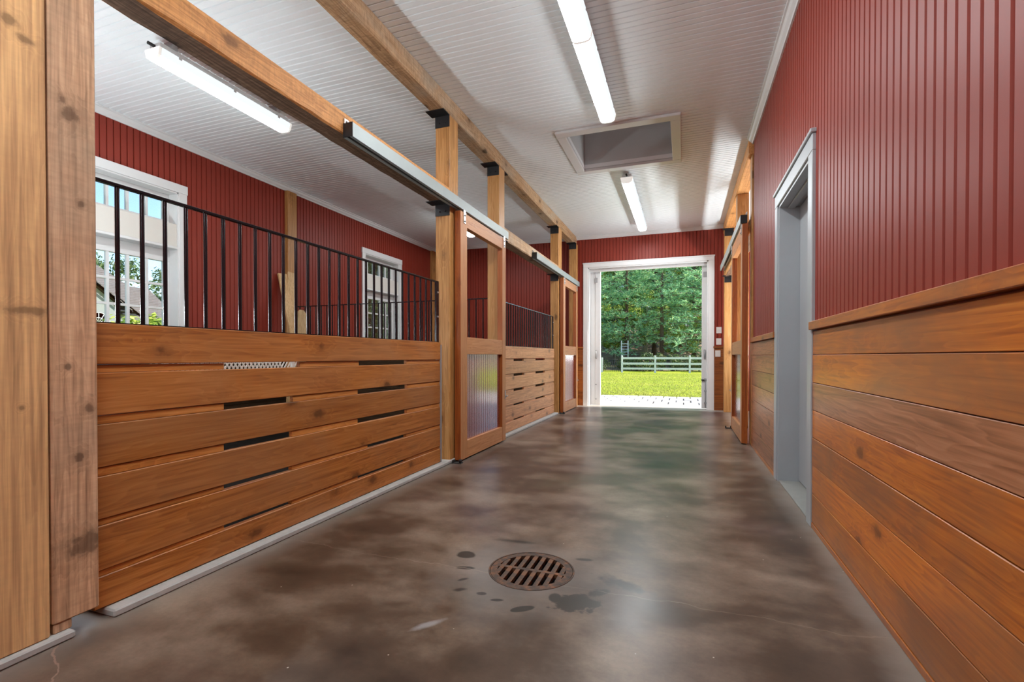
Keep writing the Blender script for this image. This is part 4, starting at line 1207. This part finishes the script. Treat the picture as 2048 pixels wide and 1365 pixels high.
# ------------------------------------------------------------------ neighbouring house seen through the near window
hs = thing(empty('house', (-32, 16, 0)), 'pale house with a grey-brown shingled roof outside the near stall window', 'house')
HO = Vector((-32, 16, 0))
def roof_slab(bm, pts, th=0.12):
    v = [bm.verts.new(Vector(p_) - HO) for p_ in pts]
    w2 = [bm.verts.new(Vector(p_) - HO - Vector((0, 0, th))) for p_ in pts]
    n = len(pts)
    bm.faces.new(v); bm.faces.new(w2[::-1])
    for i in range(n): bm.faces.new((v[i], w2[i], w2[(i + 1) % n], v[(i + 1) % n]))
def slab(name, pts, mat, th=0.12):
    bm = bmesh.new(); roof_slab(bm, pts, th); bmesh.ops.recalc_face_normals(bm, faces=bm.faces[:])
    return from_bm(name, bm, mat, HO, hs)
def shingle_roof(name, r0, r1, e0, e1, rows, mat):
    """courses of shingles from ridge r0-r1 down to eave e0-e1, each course a thin lapped slab"""
    r0, r1, e0, e1 = map(Vector, (r0, r1, e0, e1))
    bm = bmesh.new()
    for i in range(rows):
        a, b2 = i / rows, (i + 1) / rows + 0.01
        p_ = [r0.lerp(e0, a), r1.lerp(e1, a), r1.lerp(e1, b2) + Vector((0, 0, .05)), r0.lerp(e0, b2) + Vector((0, 0, .05))]
        roof_slab(bm, p_, 0.06)
    bmesh.ops.recalc_face_normals(bm, faces=bm.faces[:])
    o = from_bm(name, bm, mat, HO, hs); o['kind'] = 'stuff'
    return o
# main range: ridge along Y
shingle_roof('roof', (-34, 10, 5.55), (-34, 22.3, 5.55), (-30.6, 10, 2.95), (-30.6, 22.5, 2.95), 22, M['roof'])
slab('roof_back', [(-34, 10, 5.5), (-34, 22.3, 5.5), (-37.4, 22.5, 2.95), (-37.4, 10, 2.95)], M['roof'])
box('wall', -37.0, -31.0, 10.2, 22.0, -0.1, 3.0, M['house'], hs)
slab('gable_end', [(-31.0, 22.0, 2.9), (-34, 22.0, 5.3), (-37.0, 22.0, 2.9)], M['house'], 0.05)
# taller block behind left
shingle_roof('roof', (-38, 14, 7.6), (-38, 21.0, 7.6), (-35.2, 14, 5.3), (-35.2, 22.6, 5.3), 14, M['roof'])
# projecting front gable with arched window
ga = Vector((-28.3, 14.6, 5.85))
shingle_roof('roof', (-28.0, 14.6, 5.85), (-34.0, 14.6, 5.85), (-28.0, 17.55, 3.50), (-34.0, 17.55, 3.50), 18, M['roof'])
slab('roof_back', [(-28.0, 14.6, 5.85), (-34.0, 14.6, 5.85), (-34.0, 11.6, 3.5), (-28.0, 11.6, 3.5)], M['roof'])
bm = bmesh.new()
prof = [(12.1, -0.1), (17.0, -0.1), (17.0, 3.75), (14.6, 5.68), (12.1, 3.75)]
A = [bm.verts.new(Vector((-28.3, y_, z_)) - HO) for y_, z_ in prof]; B = [bm.verts.new(Vector((-33.5, y_, z_)) - HO) for y_, z_ in prof]
bm.faces.new(A); bm.faces.new(B[::-1])
for i in range(5): bm.faces.new((A[i], B[i], B[(i + 1) % 5], A[(i + 1) % 5]))
bmesh.ops.recalc_face_normals(bm, faces=bm.faces[:])
from_bm('wall', bm, M['house'], HO, hs)
slab('barge_board', [(-27.98, 14.6, 5.80), (-27.98, 17.55, 3.45), (-27.98, 17.55, 3.30), (-27.98, 14.6, 5.65)], M['dark_trim'], 0.03)
slab('eave_soffit', [(-28.0, 17.0, 3.46), (-28.0, 17.6, 3.46), (-33.0, 17.6, 3.46), (-33.0, 17.0, 3.46)], M['dark_trim'], 0.06)
# arched window
bm = bmesh.new()
cy, cz, rr = 16.12, 2.72, 0.52
ring = [(cy + rr * math.cos(math.pi * i / 12), cz + rr * math.sin(math.pi * i / 12)) for i in range(13)] + [(cy - rr, 1.6), (cy + rr, 1.6)]
v = [bm.verts.new(Vector((-28.26, a, b2)) - HO) for a, b2 in ring]; bm.faces.new(v)
bmesh.ops.solidify(bm, geom=bm.faces[:], thickness=0.03)
aw = from_bm('window', bm, M['dark_trim'], HO, hs)
for i in range(1, 6):
    t = math.pi * i / 6
    cyl('muntin', (-28.23, cy, cz), (-28.23, cy + rr * math.cos(t), cz + rr * math.sin(t)), 0.018, M['fence'], aw, 4)
for q in (0.26, 0.52):
    for i in range(10):
        a, b2 = math.pi * i / 10, math.pi * (i + 1) / 10
        cyl('muntin', (-28.23, cy + q * math.cos(a), cz + q * math.sin(a)), (-28.23, cy + q * math.cos(b2), cz + q * math.sin(b2)), 0.018, M['fence'], aw, 4)
# small entry gable
shingle_roof('roof', (-28.8, 17.4, 4.22), (-31.6, 17.4, 4.22), (-28.8, 18.5, 3.38), (-31.6, 18.5, 3.38), 6, M['roof'])
slab('barge_board', [(-28.78, 17.4, 4.18), (-28.78, 18.5, 3.34), (-28.78, 18.5, 3.22), (-28.78, 17.4, 4.06)], M['dark_trim'], 0.03)
slab('eave_soffit', [(-28.8, 17.5, 3.36), (-28.8, 18.4, 3.36), (-31, 18.4, 3.36), (-31, 17.5, 3.36)], M['dark_trim'], 0.08)
box('wall', -31.5, -29.0, 17.0, 18.2, -0.1, 3.35, M['house'], hs)
# low front roof on the right
shingle_roof('roof', (-31.0, 18.5, 3.25), (-31.0, 22.6, 3.25), (-28.6, 18.5, 2.0), (-28.6, 22.6, 2.0), 9, M['roof'])
